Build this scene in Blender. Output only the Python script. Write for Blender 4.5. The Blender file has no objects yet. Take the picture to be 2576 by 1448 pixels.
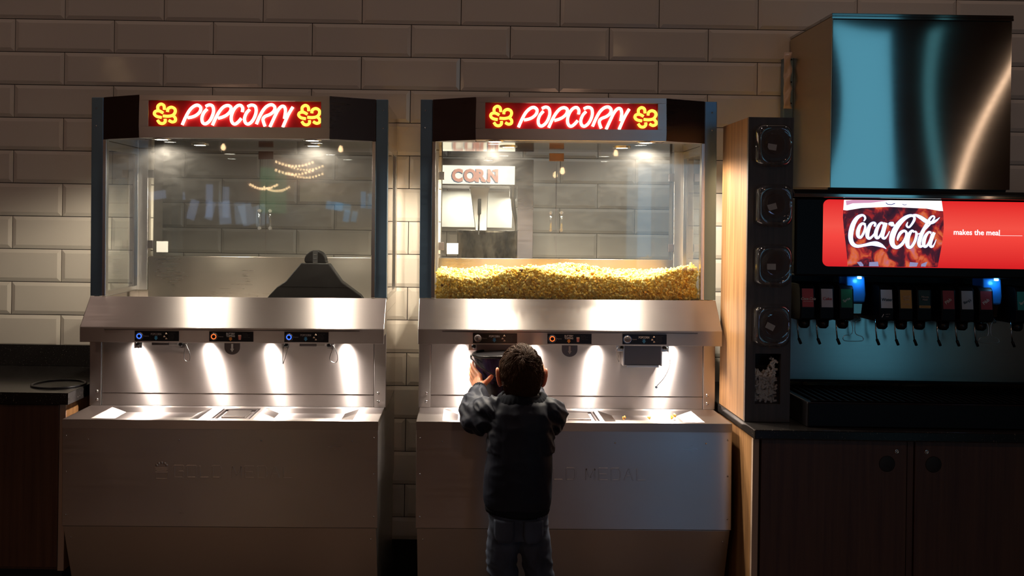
import bpy, bmesh, math, random
import numpy as np
from mathutils import Vector, Matrix, noise as mnoise
sc = bpy.context.scene
C = sc.collection
PI = math.pi

# ------------------------------------------------------------------ camera, world, exposure
F, D0, CAMZ = 2400.0, 3.43, 1.44
cd = bpy.data.cameras.new('camera'); cam = bpy.data.objects.new('camera', cd); C.objects.link(cam)
cd.sensor_width = 36.0; cd.lens = 36.0 * F / 2576.0
cd.shift_x = (1288 - 1172) / 2576.0; cd.shift_y = (560 - 724) / 2576.0
cd.clip_start = 0.02
TH = 0.0148                                     # the camera is rolled by 0.85 degrees
# roll about the optical axis that passes pixel (1172, 560)
cam.matrix_world = Matrix.Translation((0, -D0, CAMZ)) @ Matrix.Rotation(PI / 2, 4, 'X') @ Matrix.Rotation(TH, 4, 'Z')
# shift is measured in the rolled frame, so no further correction is needed
sc.camera = cam
w = bpy.data.worlds.new('world'); sc.world = w; w.use_nodes = True
w.node_tree.nodes['Background'].inputs[0].default_value = (0.9, 0.62, 0.5, 1)
w.node_tree.nodes['Background'].inputs[1].default_value = 0.0
sc.view_settings.view_transform = 'Standard'; sc.view_settings.look = 'None'
sc.view_settings.exposure = 0.0; sc.view_settings.gamma = 1.0
try:
    sc.view_settings.use_curve_mapping = False
    sc.cycles.use_denoising = True
    sc.cycles.max_bounces = 10; sc.cycles.transparent_max_bounces = 16
    sc.cycles.sample_clamp_indirect = 4.0
except Exception:
    pass

def lamp(name, kind, loc, power, color, size=0.1, rot=None, size_y=None, spot=None, blend=0.5, parent=None):
    d = bpy.data.lights.new(name, kind); d.energy = power; d.color = color
    if kind == 'AREA':
        d.size = size
        if size_y: d.shape = 'RECTANGLE'; d.size_y = size_y
        else: d.shape = 'DISK'
    else:
        d.shadow_soft_size = size
    if kind == 'SPOT': d.spot_size = spot; d.spot_blend = blend
    o = bpy.data.objects.new(name, d); C.objects.link(o); o.location = loc
    if rot: o.rotation_euler = rot
    if parent: o.parent = parent
    return o
WARM = (1.0, 0.66, 0.46); LED = (1.0, 0.88, 0.72); COOL = (0.45, 0.78, 1.0)
# lobby ceiling lamps, led by an added row lighting the upper tiles
for x in (-2.4, -0.6, 1.2, 3.0):
    lamp('wall_washer', 'AREA', (x, -0.85, 4.27), 4.4, (1.0, 0.74, 0.62), 0.16)
for x, y in ((-2.6, -6.5), (1.0, -6.5)):
    lamp('lobby_light', 'AREA', (x, y, 4.27), 16.0, (1.0, 0.58, 0.38), 0.5)
lamp('staff_room_light', 'AREA', (0.85, 0.62, 2.55), 5.5, (0.86, 0.93, 1.0), 0.5)
lamp('staff_room_light', 'AREA', (-0.9, 0.62, 2.55), 1.1, (1.0, 0.9, 0.78), 0.4)

# ------------------------------------------------------------------ materials
def mat(name, col=(0.5, 0.5, 0.5), rough=0.5, metal=0.0, spec=0.5, emit=None, es=0.0, **kw):
    m = bpy.data.materials.new(name); m.use_nodes = True
    b = m.node_tree.nodes['Principled BSDF']
    b.inputs['Base Color'].default_value = (*col, 1); b.inputs['Roughness'].default_value = rough
    b.inputs['Metallic'].default_value = metal; b.inputs['Specular IOR Level'].default_value = spec
    if emit: b.inputs['Emission Color'].default_value = (*emit, 1); b.inputs['Emission Strength'].default_value = es
    for k, v in kw.items(): b.inputs[k.replace('_', ' ')].default_value = v
    return m
def nd(m, t, **kw):
    n = m.node_tree.nodes.new(t)
    for k, v in kw.items(): setattr(n, k, v)
    return n
def lk(m, a, b): m.node_tree.links.new(a, b)
def bsdf(m): return m.node_tree.nodes['Principled BSDF']
def ramp(m, stops):
    r = nd(m, 'ShaderNodeValToRGB'); e = r.color_ramp.elements
    while len(e) < len(stops): e.new(0.5)
    for i, (p, c) in enumerate(stops): e[i].position = p; e[i].color = (*c, 1) if len(c) == 3 else c
    return r
def noisy(m, scale=(5, 5, 5), detail=4, coord='Object', nscale=1.0, rough=0.5):
    tc = nd(m, 'ShaderNodeTexCoord'); mp = nd(m, 'ShaderNodeMapping'); mp.inputs['Scale'].default_value = scale
    n = nd(m, 'ShaderNodeTexNoise'); n.inputs['Detail'].default_value = detail; n.inputs['Scale'].default_value = nscale
    n.inputs['Roughness'].default_value = rough
    lk(m, tc.outputs[coord], mp.inputs['Vector']); lk(m, mp.outputs[0], n.inputs['Vector'])
    return n
def bump(m, n, strength=0.2, dist=0.001):
    b = nd(m, 'ShaderNodeBump'); b.inputs['Strength'].default_value = strength; b.inputs['Distance'].default_value = dist
    lk(m, n.outputs[0], b.inputs['Height']); lk(m, b.outputs[0], bsdf(m).inputs['Normal'])

def steel(name, col=(0.56, 0.53, 0.51), rough=0.30, aniso=0.75, streak=0.06, brush=(3, 3, 160), smudge=0.10):
    m = mat(name, col, rough, 1.0)
    b = bsdf(m); b.inputs['Anisotropic'].default_value = aniso
    t = nd(m, 'ShaderNodeTangent'); t.direction_type = 'UV_MAP'; t.uv_map = 'UVMap'
    lk(m, t.outputs[0], b.inputs['Tangent'])
    n = noisy(m, brush, 3); n2 = noisy(m, (5, 5, 5), 4)
    a = nd(m, 'ShaderNodeMath', operation='MULTIPLY_ADD'); a.inputs[1].default_value = streak * 2; a.inputs[2].default_value = rough - streak
    a2 = nd(m, 'ShaderNodeMath', operation='MULTIPLY_ADD'); a2.inputs[1].default_value = smudge * 2
    lk(m, n.outputs[0], a.inputs[0]); lk(m, n2.outputs[0], a2.inputs[0])
    s = nd(m, 'ShaderNodeMath', operation='SUBTRACT'); s.inputs[1].default_value = smudge
    lk(m, a.outputs[0], s.inputs[0]); lk(m, s.outputs[0], a2.inputs[2]); lk(m, a2.outputs[0], b.inputs['Roughness'])
    return m
M = {}
M['steel'] = steel('brushed_steel', rough=0.33)
M['splash'] = steel('backsplash_steel', (0.50, 0.46, 0.44), 0.46, 0.97, 0.05)
M['steel_side'] = steel('polished_side_steel', (0.60, 0.56, 0.52), 0.10, 0.0, 0.01, smudge=0.02)
M['steel_post'] = steel('blued_steel_post', (0.20, 0.33, 0.47), 0.34, 0.6)  # steel with an even blue tint in its base colour
M['steel_dark'] = steel('dark_header_steel', (0.20, 0.17, 0.18), 0.30, 0.3)  # header wings' dark reflections put into the base colour
M['hood'] = steel('ice_bin_steel', (0.56, 0.58, 0.60), 0.06, 0.2, 0.006, smudge=0.008)
M['hood_side'] = steel('ice_bin_side_steel', (0.60, 0.50, 0.36), 0.34, 0.2, 0.03)  # warm reflected light put into this side's brassy base colour
M['trim'] = mat('bright_trim', (0.75, 0.72, 0.68), 0.22, 1.0)
M['bolt'] = mat('bolt_steel', (0.7, 0.68, 0.66), 0.2, 1.0)
M['black'] = mat('black_plastic', (0.010, 0.009, 0.010), 0.30, 0, 0.3)
M['black_matte'] = mat('black_matte', (0.010, 0.009, 0.009), 0.6)
M['chute'] = steel('chute_steel', (0.16, 0.14, 0.14), 0.4, 0.3)
M['rubber'] = mat('rubber', (0.02, 0.02, 0.02), 0.7)
M['white_sticker'] = mat('white_sticker', (0.85, 0.83, 0.80), 0.6)
M['grey_print'] = mat('grey_print', (0.38, 0.33, 0.30), 0.6)
M['white_print'] = mat('white_print', (0.8, 0.78, 0.74), 0.6)
M['faint_print'] = mat('faint_print', (0.10, 0.09, 0.085), 0.6)
M['blue_print'] = mat('blue_print', (0.05, 0.24, 0.45), 0.5)
M['orange_print'] = mat('orange_print', (0.75, 0.26, 0.03), 0.5)
M['red_print'] = mat('red_print', (0.6, 0.05, 0.04), 0.5)
M['cream_print'] = mat('cream_print', (0.75, 0.55, 0.40), 0.5)
M['rear_white'] = mat('popper_white_panel', (0.85, 0.82, 0.76), 0.6)

def glass_mat(name, tint=(1, 1, 1), haze=0.02, rough=0.02, ior=1.45):
    m = bpy.data.materials.new(name); m.use_nodes = True; nt = m.node_tree; nt.nodes.clear()
    o = nt.nodes.new('ShaderNodeOutputMaterial'); tr = nt.nodes.new('ShaderNodeBsdfTransparent'); tr.inputs[0].default_value = (*tint, 1)
    g = nt.nodes.new('ShaderNodeBsdfGlossy'); g.inputs['Roughness'].default_value = rough
    fr = nt.nodes.new('ShaderNodeFresnel'); fr.inputs['IOR'].default_value = ior
    mx = nt.nodes.new('ShaderNodeMixShader'); df = nt.nodes.new('ShaderNodeBsdfDiffuse'); df.inputs[0].default_value = (0.8, 0.78, 0.74, 1)
    mx2 = nt.nodes.new('ShaderNodeMixShader')
    tc = nt.nodes.new('ShaderNodeTexCoord'); mp = nt.nodes.new('ShaderNodeMapping'); mp.inputs['Scale'].default_value = (3, 3, 6); mp.inputs['Rotation'].default_value = (0, 0.5, 0)
    n = nt.nodes.new('ShaderNodeTexNoise'); n.inputs['Detail'].default_value = 6; n.inputs['Distortion'].default_value = 1.5
    r = nt.nodes.new('ShaderNodeMath'); r.operation = 'MULTIPLY'; r.inputs[1].default_value = haze * 2
    nt.links.new(tc.outputs['Object'], mp.inputs[0]); nt.links.new(mp.outputs[0], n.inputs['Vector']); nt.links.new(n.outputs[0], r.inputs[0])
    # Fresnel only on the outside of the pane: halve it so both faces together read as one pane
    geo = nt.nodes.new('ShaderNodeNewGeometry')
    inv = nt.nodes.new('ShaderNodeMath'); inv.operation = 'SUBTRACT'; inv.inputs[0].default_value = 1.0
    nt.links.new(geo.outputs['Backfacing'], inv.inputs[1])
    mu = nt.nodes.new('ShaderNodeMath'); mu.operation = 'MULTIPLY'; nt.links.new(fr.outputs[0], mu.inputs[0]); nt.links.new(inv.outputs[0], mu.inputs[1])
    dbl = nt.nodes.new('ShaderNodeMath'); dbl.operation = 'MULTIPLY'; dbl.inputs[1].default_value = 1.8; dbl.use_clamp = True; nt.links.new(mu.outputs[0], dbl.inputs[0])
    nt.links.new(tr.outputs[0], mx.inputs[1]); nt.links.new(g.outputs[0], mx.inputs[2]); nt.links.new(dbl.outputs[0], mx.inputs[0])
    nt.links.new(mx.outputs[0], mx2.inputs[1]); nt.links.new(df.outputs[0], mx2.inputs[2]); nt.links.new(r.outputs[0], mx2.inputs[0])
    nt.links.new(mx2.outputs[0], o.inputs[0])
    return m
M['glass'] = glass_mat('cabinet_glass', (0.97, 0.98, 0.97), 0.006)
M['clear'] = glass_mat('clear_acrylic', (0.93, 0.94, 0.95), 0.003, 0.03, 2.0)
M['ice_blue'] = mat('blue_acrylic', (0.03, 0.28, 0.75), 0.2, Alpha=0.8)

def emis(name, col, s):
    return mat(name, (0, 0, 0), 0.5, emit=col, es=s)
M['neon_white'] = emis('neon_tube_white', (1.0, 0.80, 0.55), 3.6)
M['neon_yellow'] = emis('neon_tube_yellow', (1.0, 0.76, 0.08), 1.6)
M['lamp_face'] = emis('lamp_face', (1.0, 0.92, 0.8), 30)
M['led_blue'] = emis('button_blue', (0.05, 0.16, 1.0), 1.6)
M['led_orange'] = emis('button_orange', (1.0, 0.16, 0.03), 1.5)
M['led_off'] = mat('button_unlit', (0.25, 0.22, 0.22), 0.25, 0.6)
M['neon_back'] = mat('neon_backing', (0.55, 0.004, 0.012), 0.35)

def tile_mat(name, c1, c2):
    m = mat(name, c1, 0.10, 0.0, 0.5)
    n = noisy(m, (0.9, 0.9, 2.0), 2); r = ramp(m, [(0.3, c1), (0.7, c2)])
    lk(m, n.outputs[0], r.inputs[0]); lk(m, r.outputs[0], bsdf(m).inputs['Base Color'])
    n3 = noisy(m, (9, 9, 9), 2); bump(m, n3, 0.25, 0.002)
    return m
M['tile'] = tile_mat('glazed_tile', (0.60, 0.53, 0.46), (0.66, 0.58, 0.50))
M['grout'] = mat('dark_grout', (0.05, 0.04, 0.034), 0.9)

def wood(name, c1, c2, scale=(60, 60, 2.2), rough=0.45):
    m = mat(name, c1, rough)
    n = noisy(m, scale, 5, nscale=1.0, rough=0.6); r = ramp(m, [(0.32, c1), (0.68, c2)])
    lk(m, n.outputs[0], r.inputs[0]); lk(m, r.outputs[0], bsdf(m).inputs['Base Color']); bump(m, n, 0.15, 0.0006)
    return m
M['wood'] = wood('walnut_laminate', (0.060, 0.022, 0.011), (0.105, 0.045, 0.022))
M['wood_light'] = wood('oak_side_laminate', (0.16, 0.075, 0.028), (0.34, 0.175, 0.068))
M['wood_black'] = wood('black_stained_face', (0.05, 0.035, 0.028), (0.09, 0.062, 0.05))
M['edge'] = mat('edge_strip', (0.42, 0.30, 0.22), 0.5)
def granite():
    m = mat('black_granite', (0.012, 0.011, 0.011), 0.18)
    n = noisy(m, (260, 260, 260), 2); r = ramp(m, [(0.0, (0.010, 0.009, 0.009)), (0.66, (0.016, 0.014, 0.013)), (0.76, (0.22, 0.19, 0.16))])
    lk(m, n.outputs[0], r.inputs[0]); lk(m, r.outputs[0], bsdf(m).inputs['Base Color'])
    return m
M['granite'] = granite()
M['lobby_wall'] = mat('lobby_wall_paint', (0.24, 0.13, 0.085), 0.8)
M['ceiling'] = mat('ceiling_paint', (0.05, 0.042, 0.038), 0.9)
def floor_mat():
    m = mat('lobby_floor', (0.17, 0.10, 0.07), 0.35)
    n = noisy(m, (1.2, 1.2, 1.2), 4); r = ramp(m, [(0.3, (0.05, 0.03, 0.02)), (0.7, (0.085, 0.05, 0.035))])
    lk(m, n.outputs[0], r.inputs[0]); lk(m, r.outputs[0], bsdf(m).inputs['Base Color']); return m
M['floor'] = floor_mat()

# ------------------------------------------------------------------ mesh builder
class MB:
    def __init__(s): s.v = []; s.f = []; s.m = []; s.sm = []
    def add(s, vs, fs, mi=0, smooth=False):
        o = len(s.v); s.v += [tuple(v) for v in vs]
        for f in fs: s.f.append([i + o for i in f]); s.m.append(mi); s.sm.append(smooth)
        return s
    def box(s, x0, x1, y0, y1, z0, z1, mi=0):
        v = [(x0, y0, z0), (x1, y0, z0), (x1, y1, z0), (x0, y1, z0), (x0, y0, z1), (x1, y0, z1), (x1, y1, z1), (x0, y1, z1)]
        return s.add(v, [(0, 3, 2, 1), (4, 5, 6, 7), (0, 1, 5, 4), (1, 2, 6, 5), (2, 3, 7, 6), (3, 0, 4, 7)], mi)
    def prism(s, poly, axis, a, b, mi=0, smooth=False):
        # poly in the two other axes, extruded along axis from a to b
        n = len(poly)
        def P(p, t):
            return {'x': (t, p[0], p[1]), 'y': (p[0], t, p[1]), 'z': (p[0], p[1], t)}[axis]
        v = [P(p, a) for p in poly] + [P(p, b) for p in poly]
        f = [(i, (i + 1) % n, n + (i + 1) % n, n + i) for i in range(n)]
        s.add(v, f, mi, smooth); return s.add(v, [tuple(range(n))[::-1], tuple(range(n, 2 * n))], mi)
    def tube(s, pts, r, n=8, mi=0, closed=False, cap=True):
        pts = [Vector(p) for p in pts]; N = len(pts); rs = r if isinstance(r, (list, tuple)) else [r] * N
        T = []
        for i in range(N):
            a = pts[(i - 1) % N] if closed else pts[max(i - 1, 0)]; b = pts[(i + 1) % N] if closed else pts[min(i + 1, N - 1)]
            t = (b - a); T.append(t.normalized() if t.length > 1e-9 else Vector((0, 0, 1)))
        u = T[0].orthogonal().normalized(); vs = []
        for i in range(N):
            if i:
                u = (u - T[i] * u.dot(T[i])); u = u.normalized() if u.length > 1e-6 else T[i].orthogonal().normalized()
            w_ = T[i].cross(u)
            for k in range(n):
                a = 2 * PI * k / n; vs.append(pts[i] + (u * math.cos(a) + w_ * math.sin(a)) * rs[i])
        fs = []
        for i in range(N if closed else N - 1):
            j = (i + 1) % N
            for k in range(n): fs.append((i * n + k, i * n + (k + 1) % n, j * n + (k + 1) % n, j * n + k))
        s.add(vs, fs, mi, True)
        if cap and not closed:
            s.add(vs[:n], [tuple(range(n))[::-1]], mi); s.add(vs[-n:], [tuple(range(n))], mi)
        return s
    def lathe(s, prof, c=(0, 0, 0), axis='z', n=24, mi=0, smooth=True):
        vs = []; ax = {'x': 0, 'y': 1, 'z': 2}[axis]
        for r, h in prof:
            for k in range(n):
                a = 2 * PI * k / n; p = [0, 0, 0]; p[ax] = h; p[(ax + 1) % 3] = r * math.cos(a); p[(ax + 2) % 3] = r * math.sin(a)
                vs.append((p[0] + c[0], p[1] + c[1], p[2] + c[2]))
        fs = [(i * n + k, i * n + (k + 1) % n, (i + 1) * n + (k + 1) % n, (i + 1) * n + k) for i in range(len(prof) - 1) for k in range(n)]
        s.add(vs, fs, mi, smooth)
        if prof[0][0] > 1e-5: s.add(vs[:n], [tuple(range(n))[::-1]], mi)
        if prof[-1][0] > 1e-5: s.add(vs[-n:], [tuple(range(n))], mi)
        return s
    def ribbon(s, pts, wd, y, th=0.001, mi=0, closed=False):
        # flat stroke in the xz plane, front face at y, thickness th away from the viewer
        P = [Vector((p[0], p[1])) for p in pts]; N = len(P); W = wd if isinstance(wd, (list, tuple)) else [wd] * N
        L = []; R = []
        for i in range(N):
            a = P[(i - 1) % N] if closed else P[max(i - 1, 0)]; b = P[(i + 1) % N] if closed else P[min(i + 1, N - 1)]
            t = (b - a).normalized(); nn = Vector((-t.y, t.x))
            L.append(P[i] + nn * W[i] / 2); R.append(P[i] - nn * W[i] / 2)
        vs = [(p.x, y, p.y) for p in L + R] + [(p.x, y + th, p.y) for p in L + R]
        fs = []
        for i in range(N if closed else N - 1):
            j = (i + 1) % N
            fs += [(i, N + i, N + j, j), (2 * N + i, 2 * N + j, 3 * N + j, 3 * N + i), (i, j, 2 * N + j, 2 * N + i), (N + i, 3 * N + i, 3 * N + j, N + j)]
        if not closed: fs += [(0, 2 * N, 3 * N, N), (N - 1, 2 * N - 1, 4 * N - 1, 3 * N - 1)]
        return s.add(vs, fs, mi)
    def text(s, txt, x, y, z, h, mi=0, sx=1.0, th=0.0006, off=0.0, align='LEFT', rot=0.0, shear=0.0):
        cu = bpy.data.curves.new('t', 'FONT'); cu.body = txt; cu.size = 1.0; cu.align_x = align; cu.offset = off; cu.shear = shear; cu.resolution_u = 3
        o = bpy.data.objects.new('t', cu); C.objects.link(o); bpy.context.view_layer.update()
        me = bpy.data.meshes.new_from_object(o.evaluated_get(bpy.context.evaluated_depsgraph_get()))
        k = h / 0.7; cr, sr = math.cos(rot), math.sin(rot)
        base = [((v.co.x * k * sx) * cr - v.co.y * k * sr + x, (v.co.x * k * sx) * sr + v.co.y * k * cr + z) for v in me.vertices]
        F_ = [tuple(p.vertices) for p in me.polygons]; n = len(base)
        cnt = {}
        for f in F_:
            for i in range(len(f)):
                e = (f[i], f[(i + 1) % len(f)]); cnt[e] = 1
        side = [(a, b) for (a, b) in cnt if (b, a) not in cnt]
        vs = [(p[0], y, p[1]) for p in base] + [(p[0], y + th, p[1]) for p in base]
        s.add(vs, F_ + [tuple(n + i for i in f[::-1]) for f in F_] + [(b, a, a + n, b + n) for a, b in side], mi)
        bpy.data.objects.remove(o); bpy.data.meshes.remove(me); bpy.data.curves.remove(cu)
        return s
    def build(s, name, mats, parent=None, bevel=0.0, seg=2, loc=(0, 0, 0), fix=True, label=None):
        me = bpy.data.meshes.new(name)
        V = [(v[0], v[1], v[2]) for v in s.v]
        me.from_pydata(V, [], s.f)
        if not isinstance(mats, (list, tuple)): mats = [mats]
        for m in mats: me.materials.append(m)
        me.polygons.foreach_set('material_index', s.m); me.polygons.foreach_set('use_smooth', s.sm)
        if fix:
            bm = bmesh.new(); bm.from_mesh(me); bmesh.ops.remove_doubles(bm, verts=bm.verts, dist=1e-5)
            bmesh.ops.recalc_face_normals(bm, faces=bm.faces); bm.to_mesh(me); bm.free()
        uv = me.uv_layers.new(name='UVMap')
        for p in me.polygons:
            nx, ny, nz = abs(p.normal.x), abs(p.normal.y), abs(p.normal.z)
            for li in p.loop_indices:
                c = me.vertices[me.loops[li].vertex_index].co
                if nz > max(nx, ny) * 1.6: uv.data[li].uv = (c.y, c.x)
                elif ny >= nx: uv.data[li].uv = (c.z, c.x)
                else: uv.data[li].uv = (c.z, c.y)
        o = bpy.data.objects.new(name, me); C.objects.link(o); o.location = loc
        if parent: o.parent = parent
        if bevel > 0:
            b = o.modifiers.new('bevel', 'BEVEL'); b.width = bevel; b.segments = seg; b.limit_method = 'ANGLE'; b.angle_limit = 0.6
        if label: o['label'] = label
        return o
def tag(o, label, cat, group=None, kind=None):
    o['label'] = label; o['category'] = cat
    if group: o['group'] = group
    if kind: o['kind'] = kind
    return o
def thing(name, label, cat, loc=(0, 0, 0), group=None):
    o = bpy.data.objects.new(name, None); C.objects.link(o); o.location = loc; o.empty_display_size = 0.1
    return tag(o, label, cat, group)
def struct(o): o['kind'] = 'structure'; return o
def box(name, m, x0, x1, y0, y1, z0, z1, parent=None, bevel=0.0, **k):
    return MB().box(x0, x1, y0, y1, z0, z1).build(name, m, parent, bevel, **k)
def smooth_path(P, n=6):
    P = [Vector(p) for p in P]; out = []
    for i in range(len(P) - 1):
        p0, p1, p2, p3 = P[max(i - 1, 0)], P[i], P[i + 1], P[min(i + 2, len(P) - 1)]
        for k in range(n):
            t = k / n
            out.append(0.5 * ((2 * p1) + (p2 - p0) * t + (2 * p0 - 5 * p1 + 4 * p2 - p3) * t * t + (3 * p1 - p0 - 3 * p2 + p3) * t ** 3))
    out.append(P[-1]); return out
def plate(mb, xs, ys, z, holes, mi=0):
    for i in range(len(xs) - 1):
        for j in range(len(ys) - 1):
            cx, cy = (xs[i] + xs[i + 1]) / 2, (ys[j] + ys[j + 1]) / 2
            if any(h[0] < cx < h[1] and h[2] < cy < h[3] for h in holes): continue
            mb.add([(xs[i], ys[j], z), (xs[i + 1], ys[j], z), (xs[i + 1], ys[j + 1], z), (xs[i], ys[j + 1], z)], [(0, 1, 2, 3)], mi)

# ------------------------------------------------------------------ the setting
XL, XR, YB, CEIL = -5.2, 8.6, -9.2, 4.3
struct(box('floor', M['floor'], XL - .1, XR + .1, YB - .1, 1.3, -0.06, 0.0))
struct(box('ceiling', M['ceiling'], XL - .1, XR + .1, YB - .1, 0.12, CEIL, CEIL + 0.06))
struct(box('wall_left', M['lobby_wall'], XL - .1, XL, YB, 0, 0, CEIL))
struct(box('wall_right', M['lobby_wall'], XR, XR + .1, YB, 0, 0, CEIL))
TW, TT = 0.3555, 0.1178
def tiles(name, x0, x1, z0, z1, yf, xorg, zorg, openings=(), flip=False):
    mb = MB(); sg = -1 if not flip else 1
    # grout bed with openings
    xs = sorted({x0, x1, *[o[0] for o in openings], *[o[1] for o in openings]}); zs = sorted({z0, z1, *[o[2] for o in openings], *[o[3] for o in openings]})
    for i in range(len(xs) - 1):
        for j in range(len(zs) - 1):
            cx, cz = (xs[i] + xs[i + 1]) / 2, (zs[j] + zs[j + 1]) / 2
            if any(o[0] < cx < o[1] and o[2] < cz < o[3] for o in openings): continue
            mb.box(xs[i], xs[i + 1], yf + 0.002, yf + 0.10, zs[j], zs[j + 1], 1)
    k0 = int(math.floor((zorg - z1) / TT)) - 1; g = 0.0013; b = 0.013; d = 0.0035
    rng = random.Random(5)
    for k in range(k0, int((zorg - z0) / TT) + 2):
        zt, zb = zorg - TT * k, zorg - TT * (k + 1)
        off = (0.0 if k % 2 == 1 else 0.5) * TW
        i0 = int(math.floor((x0 - xorg) / TW)) - 1
        for i in range(i0, int((x1 - xorg) / TW) + 2):
            a, c = xorg + i * TW + off, xorg + (i + 1) * TW + off
            rects = [(max(a, x0), min(c, x1), max(zb, z0), min(zt, z1))]
            for o in openings:
                new = []
                for r in rects:
                    if r[1] <= o[0] or r[0] >= o[1] or r[3] <= o[2] or r[2] >= o[3]: new.append(r); continue
                    if r[0] < o[0]: new.append((r[0], o[0], r[2], r[3]))
                    if r[1] > o[1]: new.append((o[1], r[1], r[2], r[3]))
                    m0, m1 = max(r[0], o[0]), min(r[1], o[1])
                    if r[2] < o[2]: new.append((m0, m1, r[2], o[2]))
                    if r[3] > o[3]: new.append((m0, m1, o[3], r[3]))
                rects = new
            for r in rects:
                if r[1] - r[0] < 0.006 or r[3] - r[2] < 0.006: continue
                A, B, Cc, Dd = r[0] + g, r[1] - g, r[2] + g, r[3] - g
                bx = min(b, (B - A) / 3); bz = min(b, (Dd - Cc) / 3)
                t = [rng.uniform(-.0003, .0003) for _ in range(4)]
                vs = [(A, yf + 0.001, Cc), (B, yf + 0.001, Cc), (B, yf + 0.001, Dd), (A, yf + 0.001, Dd),
                      (A, yf - 0.004, Cc), (B, yf - 0.004, Cc), (B, yf - 0.004, Dd), (A, yf - 0.004, Dd),
                      (A + bx, yf - 0.004 - d + t[0], Cc + bz), (B - bx, yf - 0.004 - d + t[1], Cc + bz), (B - bx, yf - 0.004 - d + t[2], Dd - bz), (A + bx, yf - 0.004 - d + t[3], Dd - bz)]
                mb.add(vs, [(0, 1, 5, 4), (1, 2, 6, 5), (2, 3, 7, 6), (3, 0, 4, 7), (4, 5, 9, 8), (5, 6, 10, 9), (6, 7, 11, 10), (7, 4, 8, 11), (8, 9, 10, 11)], 0)
    return struct(mb.build(name, [M['tile'], M['grout']], fix=False))
M1X, M2X = -0.702, 0.331
OPEN = [(M1X - 0.42, M1X + 0.42, 1.26, 1.715), (M2X - 0.42, M2X + 0.42, 1.26, 1.715)]
tiles('wall_back', -2.9, 4.2, 0.30, CEIL, 0.0, -1.450, 2.148, OPEN)
struct(box('trim_1', M['black_matte'], XL, XR, 0.0, 0.10, 0.0, 0.30))
struct(box('trim_2', M['lobby_wall'], XL, -2.9, 0.0, 0.10, 0.3, CEIL)); struct(box('trim_3', M['lobby_wall'], 4.2, XR, 0.0, 0.10, 0.3, CEIL))
# the staff room seen through the two openings
tiles('wall_rear', -2.6, 2.4, 0.0, 2.6, 1.09, 0.621 - 2 * TW, 1.751, ())
struct(box('ceiling_rear', M['rear_white'], -2.6, 2.4, 0.10, 1.2, 2.6, 2.66))
struct(box('wall_rear_left', M['rear_white'], -2.7, -2.6, 0.10, 1.2, 0, 2.6)); struct(box('wall_rear_right', M['rear_white'], 2.4, 2.5, 0.10, 1.2, 0, 2.6))
# the lobby wall behind the camera, with tall windows and one added low pane
wins = [(1.95, 3.3, 0.03, 0.46, 1.1, (0.30, 0.42, 0.80)), (4.35, 5.35, 0.05, 4.1, 0.34, (0.16, 0.55, 0.72)), (5.72, 5.98, 0.25, 4.1, 0.20, (0.16, 0.50, 0.55)), (2.05, 2.95, 0.85, 2.25, 1.0, (0.22, 0.50, 0.75))]  # first entry: low glowing pane added to tint the right cabinet blue
mb = MB(); xs = sorted({XL, XR, *[a for w_ in wins for a in w_[:2]]}); zs = sorted({0, CEIL, *[a for w_ in wins for a in w_[2:4]]})
for i in range(len(xs) - 1):
    for j in range(len(zs) - 1):
        cx, cz = (xs[i] + xs[i + 1]) / 2, (zs[j] + zs[j + 1]) / 2
        if any(w_[0] < cx < w_[1] and w_[2] < cz < w_[3] for w_ in wins): continue
        mb.box(xs[i], xs[i + 1], YB, YB + 0.12, zs[j], zs[j + 1])
struct(mb.build('wall_front', M['lobby_wall']))
for i, w_ in enumerate(wins):
    f = struct(MB().box(w_[0], w_[1], YB + 0.02, YB + 0.03, w_[2], w_[3]).build('window_%d' % (i + 1), emis('daylight_%d' % i, w_[5], w_[4] * 2.4)))
    fr = MB()
    for a, b_ in ((w_[0], w_[0] + .05), (w_[1] - .05, w_[1])): fr.box(a, b_, YB + .03, YB + .09, w_[2], w_[3])
    fr.box(w_[0] + .05, w_[1] - .05, YB + .03, YB + .09, w_[3] - .05, w_[3]).box(w_[0] + .05, w_[1] - .05, YB + .03, YB + .09, w_[2], w_[2] + .05)
    fr.build('window_frame', M['black_matte'], f)

# ------------------------------------------------------------------ neon sign strokes (traced, in the sign's own coordinates)
def neon_xz(cx, cy): return (-0.263 + (cx - 170) / 2230 * 0.528, 1.803 - (cy - 118 - .0031 * (cx - 170)) / 345 * 0.080)
NEON = [
 [(600, 440), (645, 335), (695, 245), (750, 192), (800, 178), (838, 208), (830, 262), (782, 310), (725, 335), (672, 345)],
 [(903, 192), (950, 173), (992, 190), (1006, 250), (990, 320), (955, 385), (905, 423), (867, 410), (855, 350), (878, 280), (922, 228)],
 [(992, 443), (1038, 338), (1090, 248), (1142, 194), (1195, 180), (1232, 206), (1222, 258), (1176, 306), (1118, 335), (1066, 350)],
 [(1378, 265), (1383, 215), (1358, 178), (1315, 184), (1272, 230), (1242, 300), (1236, 368), (1256, 415), (1290, 424), (1332, 392), (1366, 350)],
 [(1447, 194), (1495, 173), (1545, 190), (1558, 250), (1543, 320), (1506, 388), (1458, 424), (1420, 408), (1408, 350), (1432, 280), (1474, 230)],
 [(1562, 425), (1602, 328), (1655, 232), (1710, 180), (1765, 168), (1800, 202), (1788, 252), (1740, 294), (1672, 324), (1648, 362), (1658, 410), (1674, 452)],
 [(1738, 462), (1788, 350), (1838, 245), (1886, 190), (1925, 196), (1938, 250), (1930, 320), (1925, 352)],
 [(2035, 195), (1975, 300), (1905, 465)]]
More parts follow.
